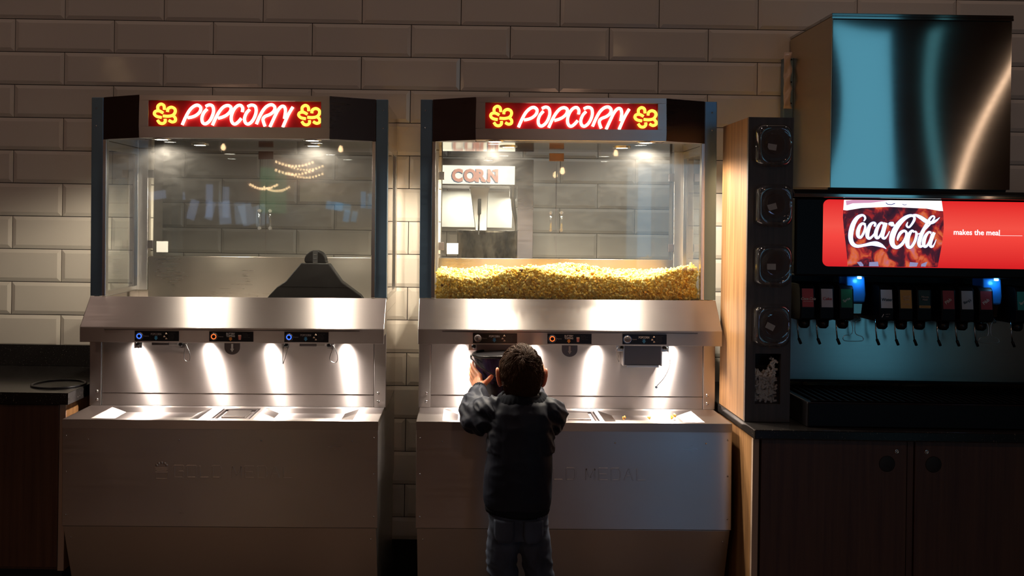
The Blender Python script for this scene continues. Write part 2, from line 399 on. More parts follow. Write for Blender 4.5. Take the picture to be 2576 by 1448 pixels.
POP = [
 [(283, 240), (284, 192), (322, 165), (360, 185), (368, 240)],
 [(408, 268), (416, 226), (458, 206), (500, 226), (508, 268), (480, 310), (420, 326), (352, 322)],
 [(350, 282), (300, 256), (252, 262), (238, 296), (268, 328), (330, 342)],
 [(280, 378), (308, 415), (350, 422), (378, 398), (378, 362)],
 [(428, 380), (470, 402), (508, 388), (510, 350), (486, 322)]]

def button_panel(root, xc, kind, lit, y=-0.0815):
    w_, z0, z1 = 0.0675, 1.0665, 1.0975
    x0, x1 = xc - w_, xc + w_
    p = MB().box(x0, x1, y, -0.080, z0, z1).build('control_label', M['black'], root, 0.0008)
    mb = MB(); cz = (z0 + z1) / 2; bx = x0 + 0.0148
    ring = [(bx + 0.0118 * math.cos(a), cz + 0.0118 * math.sin(a)) for a in [2 * PI * k / 32 for k in range(32)]]
    mb.ribbon(ring, 0.0009, y - 0.0006, 0.0006, 0, True).build('button_rim', M['trim'], p)
    b = MB().lathe([(0.0106, 0.0), (0.0103, -0.002), (0.0085, -0.003), (0.0001, -0.0032)], (bx, y, cz), 'y', 24).build('push_button', M['led_off'] if not lit else M['black'], p)
    if lit:
        rr = 0.0070 if lit == 'orange' else 0.0068
        ring = [(bx + rr * math.cos(a), cz + rr * math.sin(a)) for a in [2 * PI * k / 28 for k in range(28)]]
        MB().ribbon(ring, 0.0024 if lit == 'orange' else 0.0030, y - 0.0042, 0.0006, 0, True).build('button_light', M['led_' + lit], p)
    t = MB()
    t.text('Dispense', bx + 0.0135, y - 0.0004, cz - 0.0015, 0.0032, 0, 0.9, 0.0003)
    tx = x0 + 0.0655
    if kind == 'pop':
        t.text('POPCORN', tx, y - 0.0004, z1 - 0.0125, 0.0062, 1, 0.78, 0.0003, 0.02, 'CENTER')
        az = z0 + 0.003; t.ribbon([(tx, az + 0.0128), (tx, az + 0.006)], 0.0075, y - 0.0006, 0.0004, 2)
        t.prism([(tx - 0.0062, az + 0.007), (tx, az), (tx + 0.0062, az + 0.007)], 'y', y - 0.0007, y - 0.0002, 2)
        for dx, dz in ((0.096, 0.023), (0.0905, 0.0145), (0.0965, 0.008)):
            for ox, oz, rr in ((0, 0.0012, .0022), (-.0016, -.0008, .0018), (.0018, -.0006, .0018)):
                t.lathe([(rr, 0.0003), (rr * .7, -0.0006), (0.0001, -0.0009)], (x0 + dx + ox, y, z0 + dz + oz), 'y', 8, 3)
        lines = ('Place bucket below', 'chute. Lift gate', 'Release to stop', 'Button dispenses', 'popcorn. Fill up', 'bucket to line')
    else:
        t.text('BUTTERY', tx, y - 0.0004, z1 - 0.0095, 0.0056, 1, 0.80, 0.0003, 0.02, 'CENTER')
        t.text('TOPPING', tx, y - 0.0004, z1 - 0.0165, 0.0056, 1, 0.80, 0.0003, 0.02, 'CENTER')
        az = z0 + 0.002; t.ribbon([(tx, az + 0.0115), (tx, az + 0.006)], 0.0075, y - 0.0006, 0.0004, 4)
        t.prism([(tx - 0.0062, az + 0.007), (tx, az), (tx + 0.0062, az + 0.007)], 'y', y - 0.0007, y - 0.0002, 4)
        bxx = x0 + 0.0935
        t.prism([(bxx - .0035, z0 + .006), (bxx + .0035, z0 + .006), (bxx + .0048, z0 + .019), (bxx - .0048, z0 + .019)], 'y', y - .0005, y - .0001, 3)
        for k in (-1, 0, 1): t.prism([(bxx + k * .0026 - .0007, z0 + .0065), (bxx + k * .0026 + .0007, z0 + .0065), (bxx + k * .003 + .0009, z0 + .017), (bxx + k * .003 - .0009, z0 + .017)], 'y', y - .0007, y - .0004, 5)
        for k in range(4): t.lathe([(.0016, .0002), (.0001, -.0008)], (bxx - .0035 + k * .0023, y, z0 + .0195), 'y', 8, 3)
        lines = ('Place bucket', 'beneath nozzle and', 'press and hold', 'to dispense topping')
    for i, s_ in enumerate(lines):
        t.text(s_, x0 + 0.102, y - 0.0003, z1 - 0.0068 - i * 0.0038, 0.0021, 6, 0.95, 0.0002)
    t.build('lettering', [M['grey_print'], M['white_print'] if not lit or kind != 'pop' else M['grey_print'], M['blue_print'], M['cream_print'], M['orange_print'], M['red_print'], M['faint_print']], p, fix=False)

def chute(root, xc, state):
    # popcorn outlet under the fascia; state 'up' is a low box, 'down' a long drop plate
    y = -0.052
    if state == 'up':
        c = MB().box(xc - .026, xc + .026, y, y + .03, 1.050, 1.068).box(xc + .026, xc + .052, y + .004, y + .03, 1.050, 1.068, 1).build('chute_gate', [M['chute'], M['steel']], root, 0.0008)
    else:
        mb = MB().box(xc - .056, xc + .056, y, y + .003, 0.999, 1.072)
        mb.box(xc - .060, xc - .056, y + .001, y + .05, 0.996, 1.072, 1).box(xc + .056, xc + .060, y + .001, y + .05, 0.996, 1.072, 1)
        mb.box(xc - .050, xc + .050, y - .002, y + .004, 0.992, 0.999, 1)
        c = mb.build('chute_gate', [M['chute'], M['steel']], root, 0.0006)
    for s_ in (-1, 1):
        bx = xc + s_ * .070
        b = MB().box(bx - .012, bx + .012, y + .004, y + .008, 1.040, 1.085).build('gate_bracket', M['steel'], root, 0.001)
        MB().lathe([(.002, 0), (.002, -.006), (.0065, -.007), (.0068, -.012), (.004, -.015), (.0001, -.0155)], (bx - .004 * s_, y + .004, 1.054), 'y', 12).build('thumb_screw', M['black'], b)
    return c
def wire_loop(root, pts, r=0.0011):
    MB().tube(smooth_path(pts, 6), r, 6).build('wire_loop', M['bolt'], root)

def bolt(root, x, y, z, r=0.005, ax='y'):
    s_ = -1
    MB().lathe([(r, 0), (r * .9, s_ * r * .4), (r * .5, s_ * r * .7), (0.0001, s_ * r * .75)], (x, y, z), ax, 12).build('bolt', M['bolt'], root)

RP = steel('chamber_rear_steel', (.36, .32, .28), .30, .6, .05)
def cabinet(X, Z, label, which):
    root = thing('popcorn_cabinet', label, 'popcorn cabinet', (X, -0.435, Z), 'glass popcorn cabinets along the tiled wall')
    root.rotation_euler = (0, -0.0073, 0)
    W = 0.465
    # lower body: front panel, receding kick panel, sides
    MB().prism([(-.210, .838), (-.210, .542), (-.205, .5415), (.425, .5415), (.425, .838)], 'x', -W + .004, W - .004).build('front_body', M['steel'], root, 0.0015)
    MB().prism([(-.2095, .541), (-.045, .09), (.42, .09), (.42, .541)], 'x', -W + .008, W - .008).build('kick_panel', M['steel'], root, 0.001)
    for sx in (-1, 1):
        for yy in (-.02, .36):
            MB().lathe([(.024, -Z), (.026, .012 - Z), (.012, .02 - Z), (.012, .095)], (sx * .40, yy, 0), 'z', 16).build('leg', M['rubber'], root)
    # tray with two troughs and a drain
    holes = [(-.385, -.070, -.192, -.022), (.092, .385, -.192, -.022), (-.035, .080, -.185, -.030)]
    xs = [-W + .004, -.385, -.070, -.035, .080, .092, .385, W - .004]; ys = [-.2115, -.192, -.185, -.030, -.022, .012]
    mb = MB(); plate(mb, xs, ys, .853, holes)
    def hopper(h, zb, sh, shy):
        a = [(h[0], h[2], .853), (h[1], h[2], .853), (h[1], h[3], .853), (h[0], h[3], .853)]
        b_ = [(h[0] + sh, h[2] + shy, zb), (h[1] - sh, h[2] + shy, zb), (h[1] - sh, h[3] - shy * .3, zb), (h[0] + sh, h[3] - shy * .3, zb)]
        mb.add(a + b_, [(0, 1, 5, 4), (1, 2, 6, 5), (2, 3, 7, 6), (3, 0, 4, 7), (4, 5, 6, 7)])
    hopper(holes[0], .8385, .045, .02); hopper(holes[1], .8385, .045, .02); hopper(holes[2], .845, .004, .004)
    mb.box(-W + .004, W - .004, -.2115, -.2085, .828, .853); mb.box(-W + .004, -W + .006, -.2085, .0, .836, .853); mb.box(W - .006, W - .004, -.2085, .0, .836, .853)
    tr = mb.build('tray', M['splash'], root, fix=False)
    MB().box(-.030, .075, -.180, -.175, .845, .8515).box(-.030, .075, -.040, -.035, .845, .8515).box(-.030, -.025, -.175, -.040, .845, .8515).box(.070, .075, -.175, -.040, .845, .8515).build('drain_frame', M['chute'], tr)
    MB().box(-.012, .058, -.155, -.058, .846, .8535).build('drain_plate', M['trim'], tr, .001)
    # pedestal behind the splash back, posts
    MB().box(-W + .002, W - .002, .012, .430, .839, 1.148).box(-W + .002, W - .002, .012, .019, 1.1485, 1.188).box(-W + .002, W - .002, .4135, .430, 1.1485, 1.188).box(-W + .002, -.4535, .0195, .413, 1.1485, 1.188).box(.4535, W - .002, .0195, .413, 1.1485, 1.188).build('lower_cabinet', M['steel_side'], root, .001)
    sp = MB().box(-.427, .427, .002, .012, .893, 1.086).build('backsplash', M['splash'], root, .0012)
    MB().box(-.427, .427, .003, .012, .8535, .8915).build('backsplash_strip', M['splash'], root, .001)
    for sx in (-1, 1):
        a, b_ = sorted((sx * W, sx * .428))
        MB().box(a, b_, 0, .012, .8535, 1.190).build('lower_post', M['steel'], root, .001)
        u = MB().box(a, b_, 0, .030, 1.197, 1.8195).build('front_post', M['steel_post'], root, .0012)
        a2, b2 = sorted((sx * .428, sx * .417))
        MB().box(a2, b2, -.003, .020, 1.197, 1.688).build('glass_channel', M['trim'], root, .001)
        # rear corner post and side pane
        a3, b3 = sorted((sx * W, sx * .418))
        MB().box(a3, b3, .395, .430, 1.1885, 1.690).build('rear_post', M['steel'], root, .001)
        MB().box(*sorted((sx * .459, sx * .453)), .032, .393, 1.19, 1.689).build('side_glass', M['glass'], root)
        fr = MB()
        fr.box(*sorted((sx * W, sx * .447)), .031, .045, 1.19, 1.69).box(*sorted((sx * W, sx * .447)), .375, .394, 1.19, 1.69)
        fr.box(*sorted((sx * W, sx * .447)), .046, .374, 1.19, 1.205).box(*sorted((sx * W, sx * .447)), .046, .374, 1.665, 1.69)
        fr.build('side_frame', M['trim'], root, .001)
        for zz in (.872, .898): bolt(root, sx * .441, 0, zz, .0052)
        for zz in (1.785, 1.730): bolt(root, sx * .450, 0, zz, .0028)
        for zz in (.805, .70, .575, .505): bolt(root, sx * (.449 if zz > .51 else .440), -.210 if zz > .54 else -.196, zz, .0028)
        for xx, zz in ((.385, .795), (.12, .795)): bolt(root, sx * xx, -.210, zz, .0026)
    # chamber floor, low rear panel, glass
    MB().box(-.453, .453, .020, .413, 1.1485, 1.154).build('chamber_floor', M['steel'], root)
    MB().box(-.417, .417, .400, .412, 1.1545, 1.308).build('rear_panel', RP, root, .001)
    gl = MB().box(-.4165, .4165, .004, .010, 1.197, 1.687).build('front_glass', M['glass'], root)
    for a, b_ in ((-.416, -.002), (.002, .416)):
        d = MB().box(a, b_, .402, .408, 1.310, 1.684).build('rear_glass_door', M['glass'], root)
        hx = -.042 if a < 0 else .002 + .0
        hx = -.020 if a < 0 else .018
        MB().tube([(hx, .385, 1.405), (hx, .385, 1.478)], .004, 10).tube([(hx, .385, 1.472), (hx, .402, 1.472)], .006, 10, 1).tube([(hx, .385, 1.410), (hx, .402, 1.410)], .006, 10, 1).build('door_handle', [M['clear'], M['trim']], d)
    MB().box(-.026, .026, .392, .401, 1.655, 1.683).build('door_catch', mat('brown_catch', (.10, .045, .03), .5), root, .001)
    for sx in (-1, 1):
        for zz in (1.35, 1.60):
            h = MB().box(*sorted((sx * .417, sx * .398)), .390, .400, zz - .014, zz + .014).build('hinge', M['chute'], root, .001)
    MB().box(-.388, -.347, .4005, .4015, 1.322, 1.361).build('square_sticker', mat('sticker_paper', (.55, .53, .50), .7), root)
    # awning and control fascia
    MB().prism([(-.0005, 1.1965), (-.080, 1.108), (-.080, 1.062), (-.076, 1.062), (-.076, 1.086), (-.0005, 1.086)], 'x', -W, W).build('awning', M['splash'], root, .0015)
    MB().box(-.39, .39, -.0812, -.0800, 1.1005, 1.1018).build('fascia_groove', M['black'], root)
    for xc in (-.33, -.10, .095, .335):
        l = MB().lathe([(.018, 0), (.018, -.004), (.013, -.005), (.0125, -.002), (.0001, -.002)], (xc, -.040, 1.086), 'z', 20).build('work_light', [M['trim']], root)
        lamp('work_light_beam', 'SPOT', (xc, -.036, 1.079), 9.0, (1, .87, .78), .008, (math.radians(-4), 0, 0), spot=math.radians(115), blend=.6, parent=root)
        MB().lathe([(.0122, -.0032), (.0001, -.0034)], (xc, -.040, 1.086), 'z', 20).build('light_lens', M['lamp_face'], l)
    button_panel(root, -.229, 'pop', 'blue' if which == 1 else None)
    button_panel(root, -.0015, 'butter', 'orange')
    button_panel(root, .228, 'pop', 'blue' if which == 1 else None)
    # topping tab with an arrow
    pts = [(-.024, 1.066), (-.024, 1.048)] + [(.024 * math.cos(a), 1.048 + .022 * math.sin(a)) for a in [PI + PI * k / 14 for k in range(1, 14)]] + [(.024, 1.048), (.024, 1.066)]
    tb = MB().prism(pts, 'y', -.0745, -.0725).build('nozzle_tab', M['chute'], root)
    MB().ribbon([(0, 1.059), (0, 1.043)], .006, -.0755, .0008).prism([(-.006, 1.044), (0, 1.034), (.006, 1.044)], 'y', -.0755, -.0747).build('arrow', M['grey_print'] if which == 2 else M['white_print'], tb)
    MB().lathe([(.006, 1.082), (.006, 1.058), (.004, 1.054), (.0001, 1.054)], (0, -.055, 0), 'z', 14).build('topping_nozzle', M['bolt'], root)
    chute(root, -.228, 'up' if which == 1 else 'down'); chute(root, .228, 'up' if which == 1 else 'down')
    if which == 1:
        wire_loop(root, [(-.298, -.05, 1.055), (-.292, -.05, 1.045), (-.300, -.05, 1.035)])
        for bx in (-.150, .305): wire_loop(root, [(bx, -.05, 1.055), (bx + .012, -.05, 1.030), (bx + .014, -.05, 1.008), (bx + .006, -.05, 1.000), (bx - .004 - (.006 if bx > 0 else 0), -.05, 1.010), (bx - .002, -.05, 1.040), (bx, -.05, 1.054)])
        wire_loop(root, [(.165, -.05, 1.05), (.152, -.05, 1.048), (.151, -.05, 1.000), (.154, -.05, 1.002), (.166, -.05, 1.045)])
    else:
        wire_loop(root, [(.155, -.05, 1.055), (.148, -.05, 1.045), (.150, -.05, 1.020), (.156, -.05, 1.008), (.154, -.05, 1.03)])
        wire_loop(root, [(.302, -.05, 1.055), (.312, -.05, 1.02), (.311, -.05, .995), (.296, -.05, .962), (.272, -.05, .934)])
        MB().lathe([(.0025, -.0005), (.004, -.0005), (.004, .0005), (.0025, .0005)], (.271, -.05, .931), 'y', 10).build('wire_eyelet', M['bolt'], root)
    # header with the neon sign
    H0, H1 = 1.688, 1.820
    MB().box(-.463, .463, .031, .430, 1.6905, 1.812).build('roof_box', M['steel_side'], root, .001)
    MB().box(-.427, .427, 0.0, .0305, H0 + .001, H1 - .001).box(-.290, .290, -.050, 0, H0 + .001, 1.7225).box(-.290, .290, -.050, 0, 1.804, H1 - .001).box(-.290, -.264, -.050, 0, 1.7225, 1.804).box(.266, .290, -.050, 0, 1.7225, 1.804).build('header_body', M['steel_dark'], root)
    mb = MB(); mb.box(-.292, .292, -.070, -.051, H0, 1.723).box(-.292, .292, -.070, -.051, 1.8035, H1).box(-.292, -.2635, -.070, -.051, 1.723, 1.8035).box(.2655, .292, -.070, -.051, 1.723, 1.8035)
    mb.build('sign_frame', M['steel'], root, .0008)
    for sx in (-1, 1):
        MB().prism([(sx * .4265, -.001), (sx * .2925, -.069), (sx * .2925, -.001)], 'z', H0, H1).build('header_wing', M['steel_dark'], root, .0006)
    sg = MB().box(-.2634, .2654, -.056, -.052, 1.7232, 1.8033).build('neon_sign', M['neon_back'], root)
    for st in NEON:
        P = [neon_xz(*p) for p in st]
        MB().tube(smooth_path([(p[0], -.0645, p[1]) for p in P], 5), .0046, 10).build('neon_letter', M['neon_white'], sg)
    for dx in (0, 1872):
        for st in POP:
            P = [neon_xz(p[0] + dx, p[1] + (9 if dx else 0)) for p in st]
            MB().tube(smooth_path([(p[0], -.0645, p[1]) for p in P], 5), .0046, 10).build('neon_popcorn', M['neon_yellow'], sg)
    # header lamps over the front glass and inside the chamber
    for xc, yy, p_ in ((-.232, -.040, 21.0 if which == 2 else 15.0), (.235, -.040, 21.0 if which == 2 else 15.0), (-.18, .20, 22.0 if which == 2 else 3.0), (.20, .20, 22.0 if which == 2 else 3.0)):
        zt = H0 if yy < 0 else 1.6905
        l = MB().lathe([(.030, 0), (.030, -.003), (.022, -.004), (.020, -.002), (.0001, -.002)], (xc, yy, zt), 'z', 20).build('header_lamp', M['trim'], root)
        MB().lathe([(.0195, -.0030), (.0001, -.0034)], (xc, yy, zt), 'z', 20).build('lamp_lens', M['lamp_face'], l)
        lamp('header_lamp_beam', 'SPOT', (xc, yy, zt - .010), p_ * 1.6, LED, .018, (0, 0, 0), spot=math.radians(165), blend=.35, parent=root)
    # pressed maker's name on the front panel
    lg = MB(); yl = -.2112; hh, ww, st = .034, .026, .0045
    z0 = .686; x = -.133
    G = {'G': [[(1, .72), (1, 1), (0, 1), (0, 0), (1, 0), (1, .5), (.5, .5)]], 'O': [[(0, 0), (0, 1), (1, 1), (1, 0), (0, 0)]], 'L': [[(0, 1), (0, 0), (1, 0)]],
         'D': [[(0, 0), (0, 1), (.8, 1), (1, .8), (1, .2), (.8, 0), (0, 0)]], 'M': [[(0, 0), (0, 1), (.5, .2), (1, 1), (1, 0)]],
         'E': [[(1, 1), (0, 1), (0, 0), (1, 0)], [(0, .5), (.85, .5)]], 'A': [[(0, 0), (.5, 1), (1, 0)], [(.25, .35), (.75, .35)]]}
    for ch in 'GOLD MEDAL':
        if ch == ' ': x += .020; lg.build('pressed_name', M['steel'], root, 0.0005, fix=False); lg = MB(); continue
        for s_ in G[ch]:
            for (a, b_) in zip(s_[:-1], s_[1:]):
                lg.ribbon([(x + a[0] * ww, z0 + a[1] * hh), (x + b_[0] * ww, z0 + b_[1] * hh)], st, yl, .0014)
        x += ww + .0112
    lg.build('pressed_name', M['steel'], root, 0.0005, fix=False); lg = MB()
    xi = -.187
    lg.ribbon([(xi, .681), (xi, .700), (xi + .034, .700), (xi + .034, .681), (xi, .681)], .004, yl, .0014)
    for k in range(3): lg.ribbon([(xi - .002 + k * .002, .712 - k * .004 + .001), (xi + .036 - k * .002, .712 - k * .004 + .001)], .0022, yl, .0014)
    for k in range(5):
        a = PI * (k + .5) / 5
        lg.lathe([(.0045, 0), (.003, -.0012), (.0001, -.0016)], (xi + .017 - .015 * math.cos(a), -.2100, .718 + .010 * math.sin(a)), 'y', 8)
    lg.build('pressed_emblem', M['steel'], root, 0.0005, fix=False)
    return root
cab1 = cabinet(M1X, 0.0, 'stainless popcorn cabinet nearer the left counter, nearly empty behind its glass', 1)
cab2 = cabinet(M2X, 0.0085, 'stainless popcorn cabinet filled with yellow popcorn, child standing in front', 2)

# ------------------------------------------------------------------ popcorn
def popcorn_mat():
    m = mat('popcorn', (0.9, 0.7, 0.3), 0.6)
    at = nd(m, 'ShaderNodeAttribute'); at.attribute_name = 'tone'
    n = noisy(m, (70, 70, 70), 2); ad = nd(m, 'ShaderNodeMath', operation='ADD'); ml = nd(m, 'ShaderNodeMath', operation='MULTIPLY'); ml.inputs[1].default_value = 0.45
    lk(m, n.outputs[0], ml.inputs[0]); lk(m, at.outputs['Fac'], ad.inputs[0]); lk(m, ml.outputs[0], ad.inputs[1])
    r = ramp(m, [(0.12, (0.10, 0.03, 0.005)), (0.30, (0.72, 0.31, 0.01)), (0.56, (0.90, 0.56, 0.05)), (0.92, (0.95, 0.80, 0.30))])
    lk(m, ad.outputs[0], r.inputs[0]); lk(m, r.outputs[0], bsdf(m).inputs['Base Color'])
    bsdf(m).inputs['Subsurface Weight'].default_value = 0.0
    return m
M['popcorn'] = popcorn_mat()
def kernel_shape(seed):
    rng = random.Random(seed)
    bm = bmesh.new(); bmesh.ops.create_icosphere(bm, subdivisions=2, radius=1.0)
    lobes = [Vector((rng.uniform(-1, 1), rng.uniform(-1, 1), rng.uniform(-1, 1))).normalized() for _ in range(rng.choice((4, 5, 5, 6)))]
    V = []
    for v in bm.verts:
        d = v.co.normalized(); r = 0.36
        for l in lobes:
            c = max(0.0, d.dot(l)); r = max(r, 0.36 + 0.66 * c ** 6)
        V.append(d * r)
    Fc = [tuple(v.index for v in f.verts) for f in bm.faces]
    bm.free(); V = np.array(V)
    return V, np.array(Fc), np.linalg.norm(V, axis=1)
KS = [kernel_shape(i) for i in range(7)]
def kernels(name, places, seed, parent=None):
    rng = np.random.RandomState(seed); Vs = []; Fs = []; T = []; o = 0
    for (x, y, z, r) in places:
        V, Fc, ln = KS[rng.randint(7)]
        q = rng.randn(4); q /= np.linalg.norm(q); w_, a, b_, c = q
        R = np.array([[1 - 2 * (b_ * b_ + c * c), 2 * (a * b_ - c * w_), 2 * (a * c + b_ * w_)], [2 * (a * b_ + c * w_), 1 - 2 * (a * a + c * c), 2 * (b_ * c - a * w_)], [2 * (a * c - b_ * w_), 2 * (b_ * c + a * w_), 1 - 2 * (a * a + b_ * b_)]])
        Vs.append(V @ R.T * r + (x, y, z)); Fs.append(Fc + o); o += len(V)
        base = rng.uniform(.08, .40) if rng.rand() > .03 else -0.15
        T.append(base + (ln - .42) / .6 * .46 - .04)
    Vs = np.concatenate(Vs); Fs = np.concatenate(Fs); T = np.concatenate(T)
    me = bpy.data.meshes.new(name); me.vertices.add(len(Vs)); me.vertices.foreach_set('co', Vs.astype(np.float32).ravel())
    me.loops.add(Fs.size); me.loops.foreach_set('vertex_index', Fs.astype(np.int32).ravel())
    me.polygons.add(len(Fs)); me.polygons.foreach_set('loop_start', np.arange(0, Fs.size, 3, dtype=np.int32)); me.polygons.foreach_set('loop_total', np.full(len(Fs), 3, dtype=np.int32))
    me.polygons.foreach_set('use_smooth', np.ones(len(Fs), dtype=bool))
    me.update(); at = me.attributes.new('tone', 'FLOAT', 'POINT'); at.data.foreach_set('value', T.astype(np.float32))
    me.materials.append(M['popcorn']); o_ = bpy.data.objects.new(name, me); C.objects.link(o_)
    if parent: o_.parent = parent
    return o_
def pop_h(x, y):
    # height of the popcorn heap above the chamber floor; x local to the cabinet
    prof = [(-.42, .080), (-.36, .066), (-.32, .060), (-.25, .064), (-.18, .088), (-.10, .096), (-.05, .082), (0, .072), (.07, .072), (.14, .070), (.20, .062), (.25, .064), (.30, .080), (.37, .100), (.42, .105)]
    h = np.interp(x, [p[0] for p in prof], [p[1] for p in prof])
    h2 = .085 + .010 * mnoise.noise(Vector((x * 14, y * 14, 0))) + .022 * math.exp(-((x - .02) / .10) ** 2) + .01 * math.exp(-((x + .22) / .06) ** 2) - .03 * max(0, y - .22) / .2
    t = min(1, max(0, (y - .04) / .14)); t = t * t * (3 - 2 * t)
    return h * (1 - t) + h2 * t * .93
rng = random.Random(3); places = []
XZ = (M2X, -0.435, 0.0085)
for i in range(5200):
    x, y = rng.uniform(-.408, .408), rng.uniform(.026, .385)
    places.append((x, y, 1.198 + pop_h(x, y) - rng.uniform(.002, .014), rng.uniform(.0095, .0135)))
for i in range(5200):
    x = rng.uniform(-.408, .408); places.append((x, rng.uniform(.0225, .032), 1.2005 + rng.random() * (pop_h(x, .02) - .006), rng.uniform(.0092, .0130)))
for i in range(2600): places.append((rng.uniform(-.40, .40), rng.uniform(.032, .385), rng.uniform(1.165, 1.205), .013))
for i in range(700):
    x = rng.uniform(-.408, .408); z = 1.206 + rng.random() * (pop_h(x, .02) - .004); places.append((x, rng.uniform(.036, .05), z, .0125))
rc = Matrix.Rotation(-0.0073, 4, 'Y'); MX = Matrix.Translation(XZ) @ rc
W_ = [(*(MX @ Vector(p[:3])), p[3]) for p in places]
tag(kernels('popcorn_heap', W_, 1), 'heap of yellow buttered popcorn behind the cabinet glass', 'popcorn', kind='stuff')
for (x, y) in ((.235, -.12), (.305, -.115), (.318, -.09), (.16, -.13)):
    p = MX @ Vector((x, y, .8475)); k = kernels('popcorn_kernel', [(p.x, p.y, p.z + .004, .0085)], int(x * 1000))
    tag(k, 'loose popcorn piece fallen in the right tray trough', 'popcorn piece', 'loose popcorn pieces in the tray trough')

# ------------------------------------------------------------------ black popcorn scoop in the left cabinet
MX1 = Matrix.Translation((M1X, -0.435, 0)) @ rc
sc_root = thing('popcorn_scoop', 'black plastic popcorn scoop standing on end inside the left cabinet', 'scoop', MX1 @ Vector((.222, .14, 1.1545)))
SCM = mat('scoop_black_plastic', (.004, .0035, .0035), .4, 0, .12)
sc_root.rotation_euler = (0, -.0073, math.radians(-4))
out = [(-.180, 0), (-.150, .040), (-.126, .066), (-.098, .085), (-.052, .144), (.040, .144), (.085, .086), (.152, .040), (.183, 0)]
mb = MB()
def sring(inset, y):  return [(x * inset, y - (.03 * (1 - z / .144) if y < .03 else 0), z * (1 if inset == 1 else .985)) for x, z in out]
fr_, bk = sring(1, .0), sring(.93, .055)
n = len(out); mb.add(fr_ + bk, [tuple(range(n)), tuple(range(2 * n - 1, n - 1, -1))] + [(i, n + i, n + (i + 1) % n, (i + 1) % n) for i in range(n)])
mb.build('scoop_body', SCM, sc_root, .003)
MB().prism([(-.116, .0665), (.112, .0665), (.110, .0685), (-.114, .0685)], 'y', -.0175, -.012).build('scoop_ridge', SCM, sc_root)
arc = [(-.040 + .0, .144)] + [(-.006 + .036 * math.cos(a), .152 + .034 * math.sin(a)) for a in [PI - PI * k / 16 for k in range(17)]] + [(.034, .144)]
h = MB().prism(arc, 'y', .004, .040).build('scoop_handle', SCM, sc_root, .006, 3)
MB().prism([(-.012, .138), (.004, .138), (.004, .186), (-.012, .186)], 'y', .0005, .003).build('handle_slot', M['black_matte'], h)
for k in range(3): MB().box(-.009, .001, -.0005, .0004, .144 + k * .013, .1465 + k * .013).build('slot_rib', M['trim'], h)

# ------------------------------------------------------------------ left counter
def disc_hole_top(mb, x0, x1, y0, y1, z, c, r, n=32, mi=0):
    P = []
    for k in range(n):
        a = 2 * PI * k / n; P.append((c[0] + r * math.cos(a), c[1] + r * math.sin(a)))
    def outer(a):
        dx, dy = math.cos(a), math.sin(a)
        t = min(((x1 - c[0]) / dx if dx > 1e-9 else (x0 - c[0]) / dx if dx < -1e-9 else 9e9), ((y1 - c[1]) / dy if dy > 1e-9 else (y0 - c[1]) / dy if dy < -1e-9 else 9e9))
        return (c[0] + dx * t, c[1] + dy * t)
    angs = sorted([2 * PI * k / n for k in range(n)] + [math.atan2(y - c[1], x - c[0]) % (2 * PI) for x in (x0, x1) for y in (y0, y1)])
    vi = [(c[0] + r * math.cos(a), c[1] + r * math.sin(a), z) for a in angs]; vo = [(*outer(a), z) for a in angs]; m_ = len(angs)
    mb.add(vi + vo, [(i, (i + 1) % m_, m_ + (i + 1) % m_, m_ + i) for i in range(m_)], mi)
    lo = [(v[0], v[1], z - .03) for v in vi]; mb.add(vi + lo, [(i, (i + 1) % m_, m_ + (i + 1) % m_, m_ + i) for i in range(m_)], mi)
LX = -1.195
mb = MB(); disc_hole_top(mb, -2.9, LX, -.545, -.020, .907, (-1.285, -.40), .078)
for q in ((-2.9, LX, -.545, -.543), (-2.9, LX, -.022, -.020), (-2.9, -2.898, -.543, -.022), (LX - .002, LX, -.543, -.022)): mb.box(q[0], q[1], q[2], q[3], .872, .907)
lt = mb.build('countertop', M['granite'], fix=False)
tag(lt, 'black speckled stone countertop on the left with a round waste hole', 'countertop')
MB().box(-2.9, LX, -.0195, -.0105, .907, .982).build('upstand', M['granite'], lt, .001)
MB().lathe([(.083, .0), (.083, .004), (.078, .006), (.074, .003), (.074, -.03)], (-1.285, -.40, .907), 'z', 40).build('waste_ring', M['black'], lt)
lc = thing('base_cabinet', 'dark wood base cabinet under the left countertop', 'cabinet', (-2.0, -.27, 0))
def lb(name, m, x0, x1, y0, y1, z0, z1, p=lc, off=(-2.0, -.27), **k):
    return box(name, M[m], x0 - off[0], x1 - off[0], y0 - off[1], y1 - off[1], z0, z1, p, **k)
lb('carcass', 'wood', -2.9, -1.232, -.505, -.012, .36, .871)
lb('side_panel', 'wood_light', -1.2315, -1.213, -.512, -.012, .36, .871)
lb('edge_strip', 'edge', -1.2315, -1.213, -.517, -.5125, .36, .871)
lb('toe_kick', 'black_matte', -2.9, -1.25, -.44, -.012, 0.0, .359)
mb = MB()
dd = MB().box(-.335, .768, -.252, -.236, .372, .866).build('door', M['wood'], lc, .001)
dd.location = (0, 0, 0)
# the finger hole near the frame's left edge
def finger_hole(x, z, y, p, r=.022):
    MB().lathe([(r, -.0004), (r * .92, -.0010), (.0001, -.0010)], (x, y, z), 'y', 28).build('finger_hole', M['black_matte'], p)
finger_hole(-1.437 + 2.0, .805, -.252, dd)

